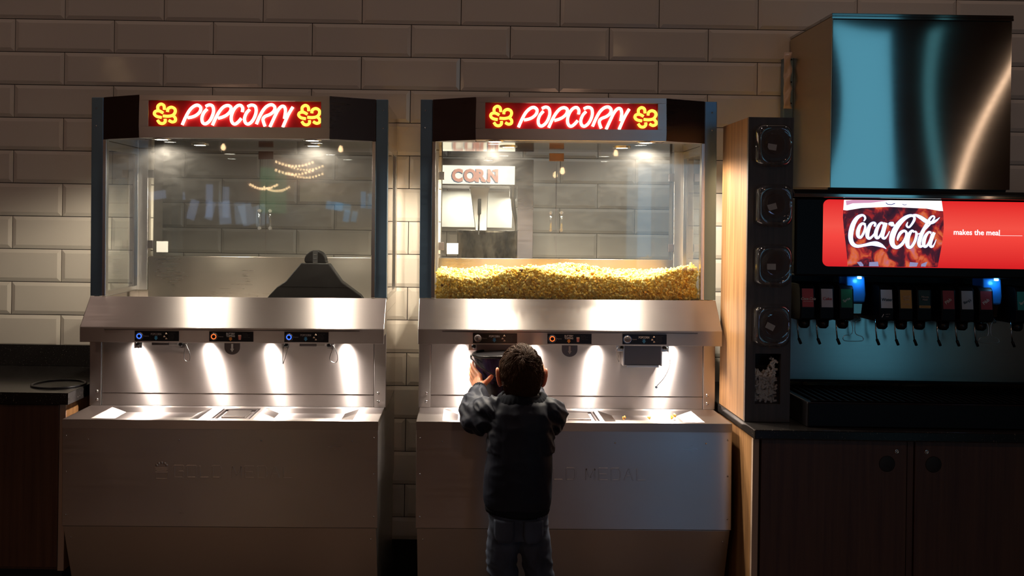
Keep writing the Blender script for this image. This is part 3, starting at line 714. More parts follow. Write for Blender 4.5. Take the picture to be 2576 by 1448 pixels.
# ------------------------------------------------------------------ right counter, cabinet with two doors
RX = .800
rt = MB().box(RX, 4.2, -.815, -.012, .858, .885).build('countertop', M['granite'], None, .003)
tag(rt, 'black speckled stone countertop on the right carrying the drink dispenser', 'countertop')
rc2 = thing('base_cabinet', 'dark wood base cabinet with two holed doors under the right countertop', 'cabinet', (2.0, -.4, 0))
def rb(name, m, x0, x1, y0, y1, z0, z1, **k): return box(name, M[m], x0 - 2.0, x1 - 2.0, y0 + .4, y1 + .4, z0, z1, rc2, **k)
rb('carcass', 'wood', .822, 4.15, -.765, -.012, .20, .857)
rb('side_panel', 'wood_light', .805, .8215, -.772, -.012, .20, .857)
rb('edge_strip', 'edge', .805, .8215, -.786, -.7725, .20, .857)
rb('toe_kick', 'black_matte', .84, 4.15, -.70, -.012, 0.0, .199)
for x0, x1, hx, lx in ((.829, 1.233, 1.178, 1.204), (1.256, 1.660, 1.307, 1.287), (1.683, 2.087, 2.03, 2.06)):
    d = rb('door', 'wood', x0, x1, -.783, -.766, .212, .852, bevel=.001)
    finger_hole(hx - 2, .789, -.383, d, .0225)
    MB().lathe([(.0065, 0), (.0065, -.002), (.0055, -.003), (.0030, -.003), (.0028, -.0015), (.0001, -.0015)], (lx - 2, -.383, .824), 'y', 20).build('lock', M['bolt'], d)
rb('stile', 'wood', 1.2365, 1.2525, -.779, -.766, .212, .852)
rb('stile', 'wood', 1.6635, 1.6795, -.779, -.766, .212, .852)

# ------------------------------------------------------------------ lid and straw tower on the right counter
tw = thing('lid_tower', 'tall black-fronted wooden tower with four clear lid holders on the right counter', 'dispenser tower', (.866, -.58, .886))
def tb_(name, m, x0, x1, y0, y1, z0, z1, **k): return box(name, M[m], x0 - .866, x1 - .866, y0 + .58, y1 + .58, z0 - .886, z1 - .886, tw, **k)
TX0, TX1, TY0, TY1, TZ0, TZ1 = .802, .930, -.712, -.44, .886, 1.753
tb_('side_panel', 'wood_light', TX0, TX0 + .010, TY0 + .012, TY1, TZ0, TZ1, bevel=.0008)
tb_('side_panel', 'wood_black', TX1 - .010, TX1, TY0 + .012, TY1, TZ0, TZ1, bevel=.0008)
tb_('back_panel', 'wood_black', TX0 + .0105, TX1 - .0105, TY1 - .01, TY1, TZ0, TZ1)
tb_('top_panel', 'wood_black', TX0 + .0105, TX1 - .0105, TY0 + .0125, TY1 - .0105, TZ1 - .012, TZ1)
BX0, BX1, BZ0, BZ1 = .830, .903, .936, 1.080
mb = MB()
for q in ((TX0, TX1, TZ0, BZ0), (TX0, TX1, BZ1, TZ1), (TX0, BX0, BZ0, BZ1), (BX1, TX1, BZ0, BZ1)):
    mb.box(q[0] - .866, q[1] - .866, TY0 + .58, TY0 + .5915, q[2] - .886, q[3] - .886)
mb.build('front_panel', M['wood_black'], tw)
mb = MB(); bx0, bx1, bz0, bz1 = BX0 - .866, BX1 - .866, BZ0 - .886, BZ1 - .886; by = TY0 + .592
mb.box(bx0 - .004, bx0, by, by + .07, bz0, bz1).box(bx1, bx1 + .004, by, by + .07, bz0, bz1).box(bx0 - .004, bx1 + .004, by, by + .07, bz0 - .004, bz0).box(bx0, bx1, by + .066, by + .07, bz0, bz1)
mb.build('bin', M['black_matte'], tw)
MB().box(bx0, bx1, by - .004, by - .002, bz0, bz0 + .078).build('bin_window', M['clear'], tw)
labrot = (-.15, .28, 0.0, -.45)
for i, (zx, zz) in enumerate(((.869, 1.672), (.872, 1.502), (.872, 1.332), (.871, 1.162))):
    cx, cz, y = zx - .866, zz - .886, TY0 + .58
    mb = MB()
    def rr(w_, h_, r, n=6):
        return [(cx + sx * (w_ - r) + r * math.cos(a), cz + sz * (h_ - r) + r * math.sin(a)) for sx, sz, a0 in ((1, 1, 0), (-1, 1, PI / 2), (-1, -1, PI), (1, -1, 1.5 * PI)) for a in [a0 + k / n * PI / 2 for k in range(n + 1)]]
    def ringloft(loops, mi=0):
        vs = []; n_ = len(loops[0][0])
        for L, yy in loops: vs += [(p[0], yy, p[1]) for p in L]
        mb.add(vs, [(k * n_ + i_, k * n_ + (i_ + 1) % n_, (k + 1) * n_ + (i_ + 1) % n_, (k + 1) * n_ + i_) for k in range(len(loops) - 1) for i_ in range(n_)], mi, True)
    ringloft([(rr(.052, .060, .022), y - .001), (rr(.052, .060, .022), y - .012), (rr(.046, .054, .026), y - .030), (rr(.043, .050, .030), y - .034), (rr(.038, .044, .030), y - .030)])
    hd = mb.build('lid_holder', M['clear'], tw, fix=False)
    MB().lathe([(.041, -.030), (.039, -.046), (.033, -.050), (.031, -.046), (.031, -.012), (.026, -.010), (.0001, -.010)], (cx + .002, y, cz + .004), 'y', 36).build('holder_tube', M['clear'], hd, fix=False)
    MB().box(cx - .016, cx - .012, y - .040, y - .008, cz - .062, cz - .044).box(cx + .014, cx + .018, y - .040, y - .008, cz - .062, cz - .044).box(cx - .016, cx + .018, y - .040, y - .037, cz - .062, cz - .058).build('holder_lip', M['clear'], hd)
    MB().box(cx - .052, cx - .049, y - .046, y - .004, cz - .045, cz + .045).build('side_flange', M['clear'], hd)
    a = labrot[i]; lw, lh = .0125, .0085; ca, sa = math.cos(a), math.sin(a); ox, oz = cx - .002, cz - .004
    MB().prism([(ox + u * ca - v * sa, oz + u * sa + v * ca) for u, v in ((-lw, -lh), (lw, -lh), (lw, lh), (-lw, lh))], 'y', y - .0075, y - .0068).build('paper_label', M['white_sticker'], hd)
# straws' paper pieces in the bin: a heap nobody could count
rng = random.Random(9); mb = MB()
for k in range(330):
    x = rng.uniform(BX0 + .006, BX1 - .006); hmax = .088 + (.030 if x > .880 else 0) + rng.uniform(-.006, .006); z = BZ0 + .005 + rng.random() * hmax; y = TY0 + .0165 + rng.random() * .022
    a, b_ = rng.uniform(0, PI), rng.uniform(-.7, .7); d = Vector((math.cos(a) * math.cos(b_), math.sin(b_) * .5, math.sin(a) * math.cos(b_))) * rng.uniform(.004, .0075)
    p = Vector((x, y, z)); mb.tube([p - d, p + d], .0032, 7)
tag(mb.build('white_pieces', M['white_sticker'], fix=False), 'heap of small white paper-wrapped pieces in the tower bin', 'wrapped pieces', kind='stuff')

# ------------------------------------------------------------------ drink dispenser
sd = thing('drink_dispenser', 'black drink fountain with a lit red screen and a row of taps', 'drink dispenser', (1.55, -.45, .8855))
OX, OY, OZ = 1.55, -.45, .8855
def S(x0, x1, y0, y1, z0, z1, mb=None, mi=0): return (mb or MB()).box(x0 - OX, x1 - OX, y0 - OY, y1 - OY, z0 - OZ, z1 - OZ, mi)
SX0, SX1 = .958, 2.35
M['panel_black'] = mat('satin_black_panel', (0.007, 0.006, 0.007), 0.35, 0, 0.18)
mb = MB(); S(SX0, SX1, -.47, -.06, 1.165, 1.550, mb); S(SX0, SX1, -.49, -.06, .966, 1.165, mb)
mb.build('housing', M['panel_black'], sd, .002)
mb = MB(); S(SX0, SX1, -.655, -.4705, 1.300, 1.528, mb)
mb.build('screen_housing', M['panel_black'], sd, .006)
prof = [(-.668, 1.529), (-.668, 1.541), (-.655, 1.552), (-.62, 1.560), (-.05, 1.562), (-.05, 1.551), (-.47, 1.551), (-.47, 1.529)]
MB().prism([(p[0] - OY, p[1] - OZ) for p in prof], 'x', SX0 - .01 - OX, SX1 - OX).build('top_cap', M['hood'], sd, .002)
mb = MB(); S(.962, SX1, -.5, -.4905, .975, 1.175, mb); mb.build('splash_panel', steel('dispenser_splash_steel', (.52, .55, .57), .20, .8, .02, smudge=.03), sd, .0006)
mb = MB(); S(SX0, SX1, -.775, -.4905, .886, .955, mb); dt = mb.build('drip_tray', M['panel_black'], sd, .004)
mb = MB()
for k in range(60): S(.98 + k * .0225, .98 + k * .0225 + .006, -.765, -.51, .9552, .9585, mb)
S(.97, 2.33, -.770, -.764, .9552, .9590, mb); S(.97, 2.33, -.512, -.506, .9552, .9590, mb)
mb.build('drip_grille', mat('grille_black', (.004, .004, .004), .8, 0, .05), dt)
# lit screen
def red_screen():
    m = bpy.data.materials.new('lit_red_screen'); m.use_nodes = True; b = bsdf(m); b.inputs['Base Color'].default_value = (.02, .0, .0, 1); b.inputs['Roughness'].default_value = .25
    tc = nd(m, 'ShaderNodeTexCoord'); sp = nd(m, 'ShaderNodeSeparateXYZ'); lk(m, tc.outputs['Generated'], sp.inputs[0])
    r = ramp(m, [(0.0, (.70, .012, .015)), (0.45, (.95, .06, .045)), (0.60, (.95, .085, .06)), (1.0, (.80, .018, .018))])
    lk(m, sp.outputs['Z'], r.inputs[0]); lk(m, r.outputs[0], b.inputs['Emission Color']); b.inputs['Emission Strength'].default_value = 0.95; return m
M['red_screen'] = red_screen()
def screen_rr(x0, x1, z0, z1, r):
    P = []
    for cx, cz, a0 in ((x1 - r, z1 - r, 0), (x0 + r, z1 - r, PI / 2), (x0 + r, z0 + r, PI), (x1 - r, z0 + r, 1.5 * PI)):
        P += [(cx + r * math.cos(a0 + k / 6 * PI / 2) - OX, cz + r * math.sin(a0 + k / 6 * PI / 2) - OZ) for k in range(7)]
    return P
YS = -.6552
scr = MB().prism(screen_rr(1.0385, 2.25, 1.329, 1.5235, .017), 'y', YS - .0012 - OY, YS + .004 - OY).build('screen', M['red_screen'], sd)
kx = 1 / (4.322 * 863.3)
def cc(cx, cy): return (1.0385 + (cx - 385) * kx - OX, 1.5225 - (cy - 228 - .0148 * (cx - 385)) * kx - OZ)
def cola_mat():
    m = bpy.data.materials.new('lit_drink_picture'); m.use_nodes = True; b = bsdf(m); b.inputs['Base Color'].default_value = (.02, 0, 0, 1); b.inputs['Roughness'].default_value = .25
    n = noisy(m, (26, 1, 20), 5); n.inputs['Distortion'].default_value = 0.6
    r = ramp(m, [(0.30, (.018, .006, .018)), (0.46, (.07, .008, .02)), (0.54, (.42, .02, .02)), (0.62, (.75, .14, .04)), (0.70, (.60, .16, .22))])
    n.inputs['Scale'].default_value = 1.0
    lk(m, n.outputs[0], r.inputs[0]); lk(m, r.outputs[0], b.inputs['Emission Color']); b.inputs['Emission Strength'].default_value = 0.9; return m
M['cola'] = cola_mat()
M['lit_white'] = emis('lit_white', (1, 1, 1), 1.25); M['lit_pale'] = emis('lit_pale', (.80, .95, .88), 1.0); M['lit_ice'] = emis('lit_ice', (.35, .35, .62), .8); M['lit_pink'] = emis('lit_pink', (.75, .35, .55), .9); M['lit_outline'] = emis('lit_outline', (.03, .05, .30), .8)
body = [(601, 340), (598, 420), (612, 560), (632, 700), (650, 850), (655, 952), (1632, 960), (1655, 830), (1680, 680), (1693, 540), (1688, 420), (1683, 352), (1640, 350), (1500, 325), (1100, 306), (800, 318), (640, 345)]
MB().prism([cc(*p) for p in body], 'y', YS - .0020 - OY, YS - .0013 - OY).build('drink_picture', M['cola'], scr, fix=False)
top = [(608, 230), (601, 340), (640, 345), (800, 318), (1100, 306), (1500, 325), (1640, 350), (1683, 352), (1665, 240)]
mb = MB().prism([cc(*p) for p in top], 'y', YS - .0020 - OY, YS - .0013 - OY, 0)
mb.prism([cc(*p) for p in ((625, 240), (700, 232), (1100, 236), (900, 262), (700, 268), (635, 290))], 'y', YS - .0024 - OY, YS - .0021 - OY, 1)
mb.ribbon([cc(*p) for p in ((1060, 262), (1080, 278), (1120, 282), (1160, 268))], 8 * kx, YS - .0026 - OY, .0003, 2)
mb.ribbon([cc(*p) for p in ((1240, 276), (1262, 288), (1285, 280))], 6 * kx, YS - .0026 - OY, .0003, 2)
mb.build('glass_rim_picture', [M['lit_white'], M['lit_pink'], M['lit_outline']], scr, fix=False)
mb = MB()
for q in ([(755, 905), (800, 900), (825, 930), (828, 950), (790, 950)], [(890, 905), (985, 900), (992, 950), (888, 950)], [(1330, 905), (1420, 912), (1405, 953), (1325, 953)], [(1455, 925), (1520, 900), (1500, 953), (1450, 953)]):
    mb.prism([cc(*p) for p in q], 'y', YS - .0024 - OY, YS - .0021 - OY)
mb.build('ice_picture', M['lit_ice'], scr, fix=False)
# script lettering, drawn as strokes of changing width: (x, y, width)
ST = [
 [(822, 462, 10), (838, 432, 22), (826, 404, 22), (796, 398, 28), (752, 424, 40), (712, 486, 50), (688, 570, 54), (684, 648, 50), (706, 706, 44), (756, 732, 34), (830, 722, 30), (905, 706, 40), (960, 706, 52), (1010, 722, 42), (1045, 742, 20), (1072, 762, 4)],
 [(842, 500, 26), (812, 486, 26), (782, 512, 36), (762, 570, 42), (764, 620, 38), (790, 638, 28), (818, 600, 26), (836, 550, 26), (838, 510, 22), (820, 490, 18)],
 [(938, 520, 20), (948, 490, 26), (925, 478, 24), (892, 505, 36), (868, 570, 44), (864, 625, 40), (886, 648, 30), (922, 622, 22), (958, 570, 16)],
 [(1042, 492, 26), (1010, 480, 24), (978, 520, 34), (956, 585, 42), (960, 635, 36), (985, 640, 26), (1018, 590, 26), (1050, 490, 34)],
 [(1062, 478, 40), (1040, 560, 42), (1028, 625, 38), (1050, 648, 26), (1078, 620, 16), (1104, 570, 10)],
 [(1100, 508, 4), (1108, 494, 44), (1146, 494, 44), (1154, 492, 4)],
 [(1300, 470, 8), (1288, 508, 22), (1312, 528, 20), (1344, 494, 24), (1372, 440, 28), (1362, 408, 26), (1322, 402, 32), (1262, 432, 44), (1196, 500, 54), (1148, 586, 60), (1130, 668, 58), (1148, 728, 46), (1192, 744, 36), (1244, 706, 34), (1280, 644, 32), (1288, 590, 28), (1262, 566, 28), (1222, 590, 34), (1196, 640, 26), (1192, 672, 10)],
 [(1340, 402, 20), (1384, 396, 26), (1440, 422, 40), (1500, 462, 44), (1556, 478, 32), (1606, 456, 22), (1646, 420, 4)],
 [(1372, 580, 22), (1346, 566, 26), (1314, 610, 40), (1298, 680, 46), (1306, 732, 40), (1336, 744, 30), (1370, 700, 30), (1392, 640, 30), (1396, 592, 26), (1378, 570, 20)],
 [(1398, 600, 12), (1440, 592, 14), (1500, 540, 16), (1560, 470, 20), (1588, 424, 18), (1572, 406, 18), (1540, 430, 24), (1496, 510, 34), (1452, 600, 42), (1426, 690, 42), (1436, 734, 32), (1466, 726, 20), (1492, 690, 10)],
 [(1556, 590, 24), (1530, 580, 24), (1496, 620, 36), (1476, 680, 42), (1480, 728, 34), (1504, 734, 26), (1536, 690, 26), (1570, 600, 30)],
 [(1588, 582, 34), (1562, 650, 38), (1546, 712, 36), (1562, 740, 24), (1588, 716, 14), (1610, 660, 6)],
 [(1572, 736, 4), (1577, 736, 16), (1583, 736, 16), (1588, 736, 4)]]
mb = MB(); mb2 = MB()
for st in ST:
    P = smooth_path([(p[0], p[1], p[2]) for p in st], 5)
    pts = [cc(p.x, p.y) for p in P]; wd = [max(p.z, 2) * kx for p in P]
    mb.ribbon(pts, wd, YS - .0032 - OY, .0004)
    mb2.ribbon(pts, [w_ + 7 * kx for w_ in wd], YS - .0027 - OY, .0003)
mb2.build('lettering_outline', M['lit_outline'], scr, fix=False); mb.build('script_lettering', M['lit_white'], scr, fix=False)
tx = cc(1797, 607); t = MB().text('makes the meal', tx[0], YS - .0030 - OY, tx[1], 58 * kx, 0, 0.97, .0005, .012)
t.ribbon([cc(2290, 618), cc(2545, 620)], 3 * kx, YS - .0026 - OY, .0003); t.build('screen_text', M['lit_white'], scr, fix=False)
MB().prism([cc(*p) for p in ((2566, 530), (2580, 505), (2760, 505), (2775, 540), (2765, 700), (2740, 860), (2720, 884), (2590, 884), (2570, 872), (2572, 700))], 'y', YS - .0024 - OY, YS - .0013 - OY).build('white_cup_picture', M['lit_white'], scr, fix=False)
# taps
LAB = {'red': mat('label_red', (.55, .03, .025), .35), 'silver': mat('label_silver', (.62, .55, .56), .4), 'green': mat('label_green', (.01, .14, .04), .35), 'white': mat('label_white', (.72, .70, .70), .4),
       'gold': mat('label_gold', (.62, .32, .05), .4), 'dark': mat('label_dark', (.012, .03, .02), .4), 'maroon': mat('label_maroon', (.32, .02, .025), .4), 'grey': mat('label_grey', (.42, .43, .45), .4), 'teal': mat('label_teal', (.02, .25, .20), .4)}
TAPS = [(1.0075, 'red', 'Coca-Cola', 'white_print', 'red Coca-Cola'), (1.064, 'silver', 'Coke', 'red_print', ''), (1.122, 'green', 'Sprite', 'white_print', ''),
        (1.239, 'white', 'Water', 'black', ''), (1.296, 'gold', 'Gold Peak', 'cream_print', ''), (1.350, 'dark', 'Minute Maid', 'grey_print', ''),
        (1.421, 'maroon', 'Pibb', 'white_print', ''), (1.476, 'grey', "Barq's", 'black', ''), (1.532, 'maroon', 'Pibb', 'white_print', ''), (1.640, 'teal', 'Sprite', 'white_print', '')]
for x, lab, txt, tm, _ in TAPS:
    X = x - OX; w_ = .0215
    pr = [(-.600, 1.275), (-.616, 1.272), (-.624, 1.262), (-.630, 1.205), (-.628, 1.172), (-.600, 1.166), (-.475, 1.166), (-.475, 1.275)]
    v = MB().prism([(a - OY, b_ - OZ) for a, b_ in pr], 'x', X - w_, X + w_).build('tap', M['panel_black'], sd, .003)
    MB().prism([(-.6245 - OY, 1.2615 - OZ), (-.6310 - OY, 1.208 - OZ), (-.6302 - OY, 1.208 - OZ), (-.6237 - OY, 1.2615 - OZ)], 'x', X - .0165, X + .0165).build('tap_label', LAB[lab], v)
    t = MB(); z = 1.232 - OZ; yy = -.6300 - OY - .0012
    if txt in ('Pibb', "Barq's", 'Sprite'): t.text(txt, X, yy, z - .004, .0095 if txt == 'Pibb' else .0075, 0, .9, .0004, .01, 'CENTER', .7 if txt == 'Pibb' else .45)
    elif txt == 'Minute Maid':
        t.text('Minute', X, yy, z + .008, .0055, 0, 1, .0004, .01, 'CENTER'); t.text('Maid', X, yy, z, .0055, 0, 1, .0004, .01, 'CENTER')
        t.box(X - .0165, X + .0165, yy - .0008, yy + .0004, z - .022, z - .015, 1); t.text('LEMONADE', X, yy - .0010, z - .0207, .0040, 2, .95, .0002, .0, 'CENTER')
    elif txt == 'Gold Peak':
        t.text('GOLD', X, yy, z + .008, .0055, 0, 1, .0004, .01, 'CENTER'); t.text('PEAK', X, yy, z + .000, .0055, 0, 1, .0004, .01, 'CENTER'); t.text('CLASSIC', X, yy - .0004, z - .014, .0042, 0, 1, .0004, .0, 'CENTER')
    else:
        t.text(txt, X, yy, z - .003, .0085 if txt != 'Coca-Cola' else .0072, 0, .98, .0004, .015, 'CENTER', 0, .35 if txt == 'Coca-Cola' else 0)
        if lab == 'red': t.ribbon([(X - .014, z - .0075), (X + .014, z - .0075)], .0008, yy, .0004)
    if lab == 'white':
        t.ribbon([(X - .014, 1.181 - OZ), (X - .009, 1.190 - OZ)], .0018, -.6305 - OY, .0004, 3); t.text('push for', X - .003, -.6305 - OY, 1.189 - OZ, .0028, 4, 1, .0003); t.text('water', X - .003, -.6305 - OY, 1.182 - OZ, .0028, 4, 1, .0003)
    t.build('tap_lettering', [M[tm], LAB['gold'], M['black'], M['white_print'], M['grey_print']], v, fix=False)
    MB().lathe([(.017, 1.166 - OZ), (.016, 1.150 - OZ), (.010, 1.143 - OZ), (.0001, 1.143 - OZ)], (X + .001, -.595 - OY, 0), 'z', 18).build('nozzle', M['black'], v)
    lv = MB().tube([(X - .0205, -.602 - OY, 1.172 - OZ), (X - .020, -.604 - OY, 1.14 - OZ), (X - .0175, -.606 - OY, 1.112 - OZ)], .0022, 8).build('lever', M['bolt'], v)
    MB().tube([(X - .0175, -.606 - OY, 1.113 - OZ), (X - .010, -.604 - OY, 1.097 - OZ)], .0042, 8).build('lever_tip', M['black'], lv)
for x in (1.154, 1.556):
    X = x - OX
    ic = MB().prism([(X - .030, 1.299 - OZ), (X + .026, 1.299 - OZ), (X + .030, 1.245 - OZ), (X + .027, 1.222 - OZ), (X - .020, 1.222 - OZ), (X - .028, 1.26 - OZ)], 'y', -.615 - OY, -.555 - OY).build('ice_chute', M['ice_blue'], sd, .005, 3)
    MB().prism([(X - .018, 1.2215 - OZ), (X + .026, 1.2215 - OZ), (X + .022, 1.185 - OZ), (X - .014, 1.185 - OZ)], 'y', -.608 - OY, -.560 - OY).build('chute_spout', M['clear'], ic, .004)
    MB().tube(smooth_path([(X - .012, -.585 - OY, 1.184 - OZ), (X - .028, -.60 - OY, 1.178 - OZ), (X - .026, -.605 - OY, 1.166 - OZ), (X - .008, -.605 - OY, 1.164 - OZ), (X - .006, -.606 - OY, 1.130 - OZ), (X - .030, -.607 - OY, 1.122 - OZ), (X - .028, -.607 - OY, 1.108 - OZ), (X + .022, -.607 - OY, 1.108 - OZ), (X + .024, -.607 - OY, 1.120 - OZ), (X + .004, -.606 - OY, 1.130 - OZ), (X + .004, -.605 - OY, 1.164 - OZ), (X + .020, -.60 - OY, 1.168 - OZ), (X + .018, -.585 - OY, 1.184 - OZ)], 4), .0011, 6).build('ice_lever', M['bolt'], ic)
    MB().lathe([(.006, 1.2985 - OZ), (.006, 1.293 - OZ), (.0001, 1.292 - OZ)], (X + .004, -.628 - OY, 0), 'z', 14).build('chute_light', emis('chute_led', (.45, .8, 1), 5), ic)
    lamp('chute_light_beam', 'POINT', (X + .004, -.634 - OY, 1.284 - OZ), .05, (.10, .50, 1.0), .006, parent=sd)

# ------------------------------------------------------------------ ice bin on top of the dispenser
ib = thing('ice_machine', 'tall brushed steel ice machine standing on top of the drink dispenser', 'ice machine', (1.44, -.2, 1.5635))
def I(x0, x1, y0, y1, z0, z1, mb=None, mi=0): return (mb or MB()).box(x0 - 1.44, x1 - 1.44, y0 + .2, y1 + .2, z0 - 1.5635, z1 - 1.5635, mi)
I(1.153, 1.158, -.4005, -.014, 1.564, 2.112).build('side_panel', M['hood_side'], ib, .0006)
I(1.720, 1.725, -.4005, -.014, 1.564, 2.112).build('side_panel', M['hood'], ib, .0006)
I(1.1585, 1.7195, -.4000, -.020, 1.564, 2.104).build('housing', M['black_matte'], ib)
fp = MB()
nx, nz = 24, 20
vs = []
for j in range(nz + 1):
    for i in range(nx + 1):
        u, v = i / nx, j / nz
        dent = .0016 * math.sin(PI * u) * math.sin(PI * v) + .0009 * math.sin(5.0 * u + 1.1) * math.sin(2.6 * v)
        vs.append((1.156 + u * .566 - 1.44, -.4015 + .2 - dent, 1.566 + v * .536 - 1.5635))
fs = [(j * (nx + 1) + i, j * (nx + 1) + i + 1, (j + 1) * (nx + 1) + i + 1, (j + 1) * (nx + 1) + i) for j in range(nz) for i in range(nx)]
fp.add(vs, fs, 0, True); o_ = fp.build('front_panel', M['hood'], ib, fix=False)
I(1.151, 1.727, -.4055, -.012, 2.1125, 2.122).build('lid', M['hood'], ib, .001)
I(1.151, 1.727, -.4065, -.403, 2.104, 2.1120).build('lid_rim', M['hood'], ib, .0006)
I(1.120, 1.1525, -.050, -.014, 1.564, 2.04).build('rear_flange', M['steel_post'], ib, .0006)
fl = MB(); vs = []; rng = random.Random(4)
for j in range(15):
    for i in range(5):
        t = j / 14; ww = .030 * (1 - .25 * abs(math.sin(9 * t)))
        vs.append((1.117 + i / 4 * ww - 1.44 + rng.uniform(-.0015, .0015), -.056 + .2 + .004 * math.sin(7 * i + 5 * j) + rng.uniform(-.002, .002), 1.86 + t * .20 - 1.5635))
fl.add(vs, [(j * 5 + i, j * 5 + i + 1, (j + 1) * 5 + i + 1, (j + 1) * 5 + i) for j in range(14) for i in range(4)], 0, True)
o_ = fl.build('peeling_film', mat('film_plastic', (.55, .42, .34), .18), ib, fix=False); so = o_.modifiers.new('s', 'SOLIDIFY'); so.thickness = .0006
for zz in (1.88, 1.955, 2.035):
    MB().lathe([(.003, 0), (.002, -.0015), (.0001, -.002)], (1.1455 - 1.44, -.0505 + .2, zz - 1.5635), 'y', 10).build('screw', M['black'], ib)

# bulb strings of the lobby, plus bulbs and glowing panels added for reflections
M['bulb'] = emis('warm_bulb', (1.0, .66, .34), 30)
PL = [((-2.7, -8, 2.23), 'far left'), ((-1.4, -8, 2.23), 'left of centre'), ((1.65, -8, 2.23), 'right of centre'), ((1.0, -7.4, 1.99), 'lowest, right of centre'), ((1.75, -8, 3.55), 'high, right of centre'), ((-4.2, -8, 3.2), 'high, far left'), ((-2.4, -7, 3.9), 'highest, left')]
for (x, y, z), wh in PL:  # lobby downlights hung low as bulbs to place their mirror spots
    p = thing('pendant_lamp', 'small warm pendant lamp in the lobby behind the viewer, ' + wh, 'pendant lamp', (x, y, z), 'pendant lamps over the lobby')
    MB().lathe([(.0001, -.03), (.018, -.022), (.026, -.006), (.022, .012), (.012, .04), (.0001, .042)], (0, 0, 0), 'z', 16).build('bulb', M['bulb'], p)
    MB().lathe([(.018, .042), (.020, .09), (.008, .10), (.003, .105), (.003, CEIL - z)], (0, 0, 0), 'z', 12).build('lamp_cord', M['black'], p)
for k, (x0, x1, z, sg) in enumerate(((-2.31, -1.87, 2.16, .05), (-2.31, -1.87, 2.06, .05), (-2.62, -2.30, 1.88, .05))):
    p = thing('string_light', 'string of small warm bulbs in the lobby behind the viewer, ' + ('uppermost', 'middle', 'lowest')[k] + ' strand', 'string lights', (x0, -9.0, z), 'strings of bulbs in the lobby')
    cv = [(t * (x1 - x0), 0, -4 * sg * t * (1 - t)) for t in [i / 11 for i in range(12)]]
    MB().tube(cv, .003, 6).build('cable', M['black'], p)
    for q in cv: MB().lathe([(.0001, -.030), (.010, -.024), (.013, -.014), (.006, -.003), (.0001, -.003)], q, 'z', 8).build('bulb', M['bulb'], p)
PS = [(-3.75, 1.72, .20, .10, -.15, (.42, .55, .85)), (-3.32, 1.55, .10, .24, .25, (.42, .55, .85)), (-3.12, 1.66, .08, .40, 0, (.40, .55, .9)), (-2.93, 1.52, .14, .28, -.1, (.45, .6, .85)), (-2.66, 1.50, .16, .26, -.3, (.45, .6, .8)),
      (-2.42, 1.80, .17, .55, 0, (.10, .40, .16)), (-1.60, 1.62, .20, .10, .15, (.10, .55, 1.0)), (-1.45, 1.50, .07, .14, .2, (.10, .55, 1.0)), (-1.25, 1.70, .06, .20, 0, (.10, .50, .95))]
for k, (x, z, w2, h2, a, c_) in enumerate(PS):  # added glowing panels, mirrored as blue and green shapes in the glass
    m_ = MB().box(-w2 / 2, w2 / 2, -.006, .006, -h2 / 2, h2 / 2).build('hanging_banner', emis('banner_%d' % k, c_, 2.0)); m_.location = (x, -9.02, z); m_.rotation_euler = (0, a, 0)
    tag(m_, 'glowing %s banner in the lobby behind the viewer, %s from the left' % ('green' if k == 5 else 'blue', ('first', 'second', 'third', 'fourth', 'fifth', 'sixth', 'seventh', 'eighth', 'ninth')[k]), 'banner', 'glowing banners on the lobby wall')
# glowing tube added to mirror as a slanting streak in the ice machine's door
tag(MB().tube([(4.42, -6.0, 1.72), (5.02, -6.0, 3.2)], .011, 10).build('stair_rail', emis('rail_light', (1.0, .62, .38), 6.0)), 'slanting lit stair rail in the lobby, mirrored in the ice machine door', 'rail')

# ------------------------------------------------------------------ old popcorn popper in the staff room
wk = box('staff_worktop', M['steel'], -.55, .40, .35, 1.05, 0.0, 1.02, None, .004)
tag(wk, 'steel worktop carrying the popper behind the wall opening', 'worktop')
pp = thing('popcorn_popper', 'lit popcorn popper with a steel kettle seen through the right cabinet', 'popcorn popper', (-.1, .75, 1.0215))
def Pp(x0, x1, y0, y1, z0, z1, mb=None, mi=0): return (mb or MB()).box(x0 + .1, x1 + .1, y0 - .75, y1 - .75, z0 - 1.0215, z1 - 1.0215, mi)
Pp(-.30, .277, .50, .99, 1.022, 1.08).build('base', M['steel'], pp, .003)
Pp(-.30, .277, .512, .99, 1.594, 1.705).build('roof', M['steel_dark'], pp, .003)
for x in (-.30, .212):
    Pp(x, x + .065, .50, .53, 1.0805, 1.5935).build('corner_post', M['steel_dark'], pp, .001)
for x in (-.30, .255): Pp(x, x + .022, .96, .99, 1.0805, 1.5935).build('corner_post', M['steel'], pp, .001)
s1 = Pp(-.285, .199, .503, .511, 1.600, 1.676).build('lit_sign', emis('lit_cream_sign', (1.0, .90, .68), 1.5), pp)
mb = MB(); xs_ = -.060 + .1; zz = 1.612 - 1.0215; yy = .5015 - .75
for k, ch in enumerate('CORN'):
    xk = xs_ + k * .0485
    for (dx, dz, mi, dy) in ((-.0025, -.0025, 1, 0.0003), (0, 0, 0, -.0004)):
        mb.text(ch, xk + dx, yy + dy, zz + dz, .048, mi, .92 if ch != 'N' else .86, .0003, .075 if mi else .05)
        if ch in 'RN':
            mb.box(xk + dx - .004, xk + dx + .014, yy + dy, yy + dy + .0003, zz + dz, zz + dz + .008, mi)
            mb.box(xk + dx + .022, xk + dx + .040, yy + dy, yy + dy + .0003, zz + dz + (0 if ch == 'R' else .040), zz + dz + (.008 if ch == 'R' else .048), mi)
mb.build('sign_lettering', [emis('lit_coral', (.95, .42, .30), .85), emis('lit_slate', (.12, .18, .26), .8)], s1, fix=False)
Pp(-.13, .21, .93, .935, 1.42, 1.585).build('bright_back_panel', M['rear_white'], pp)  # white panel added to stand for the bright area behind
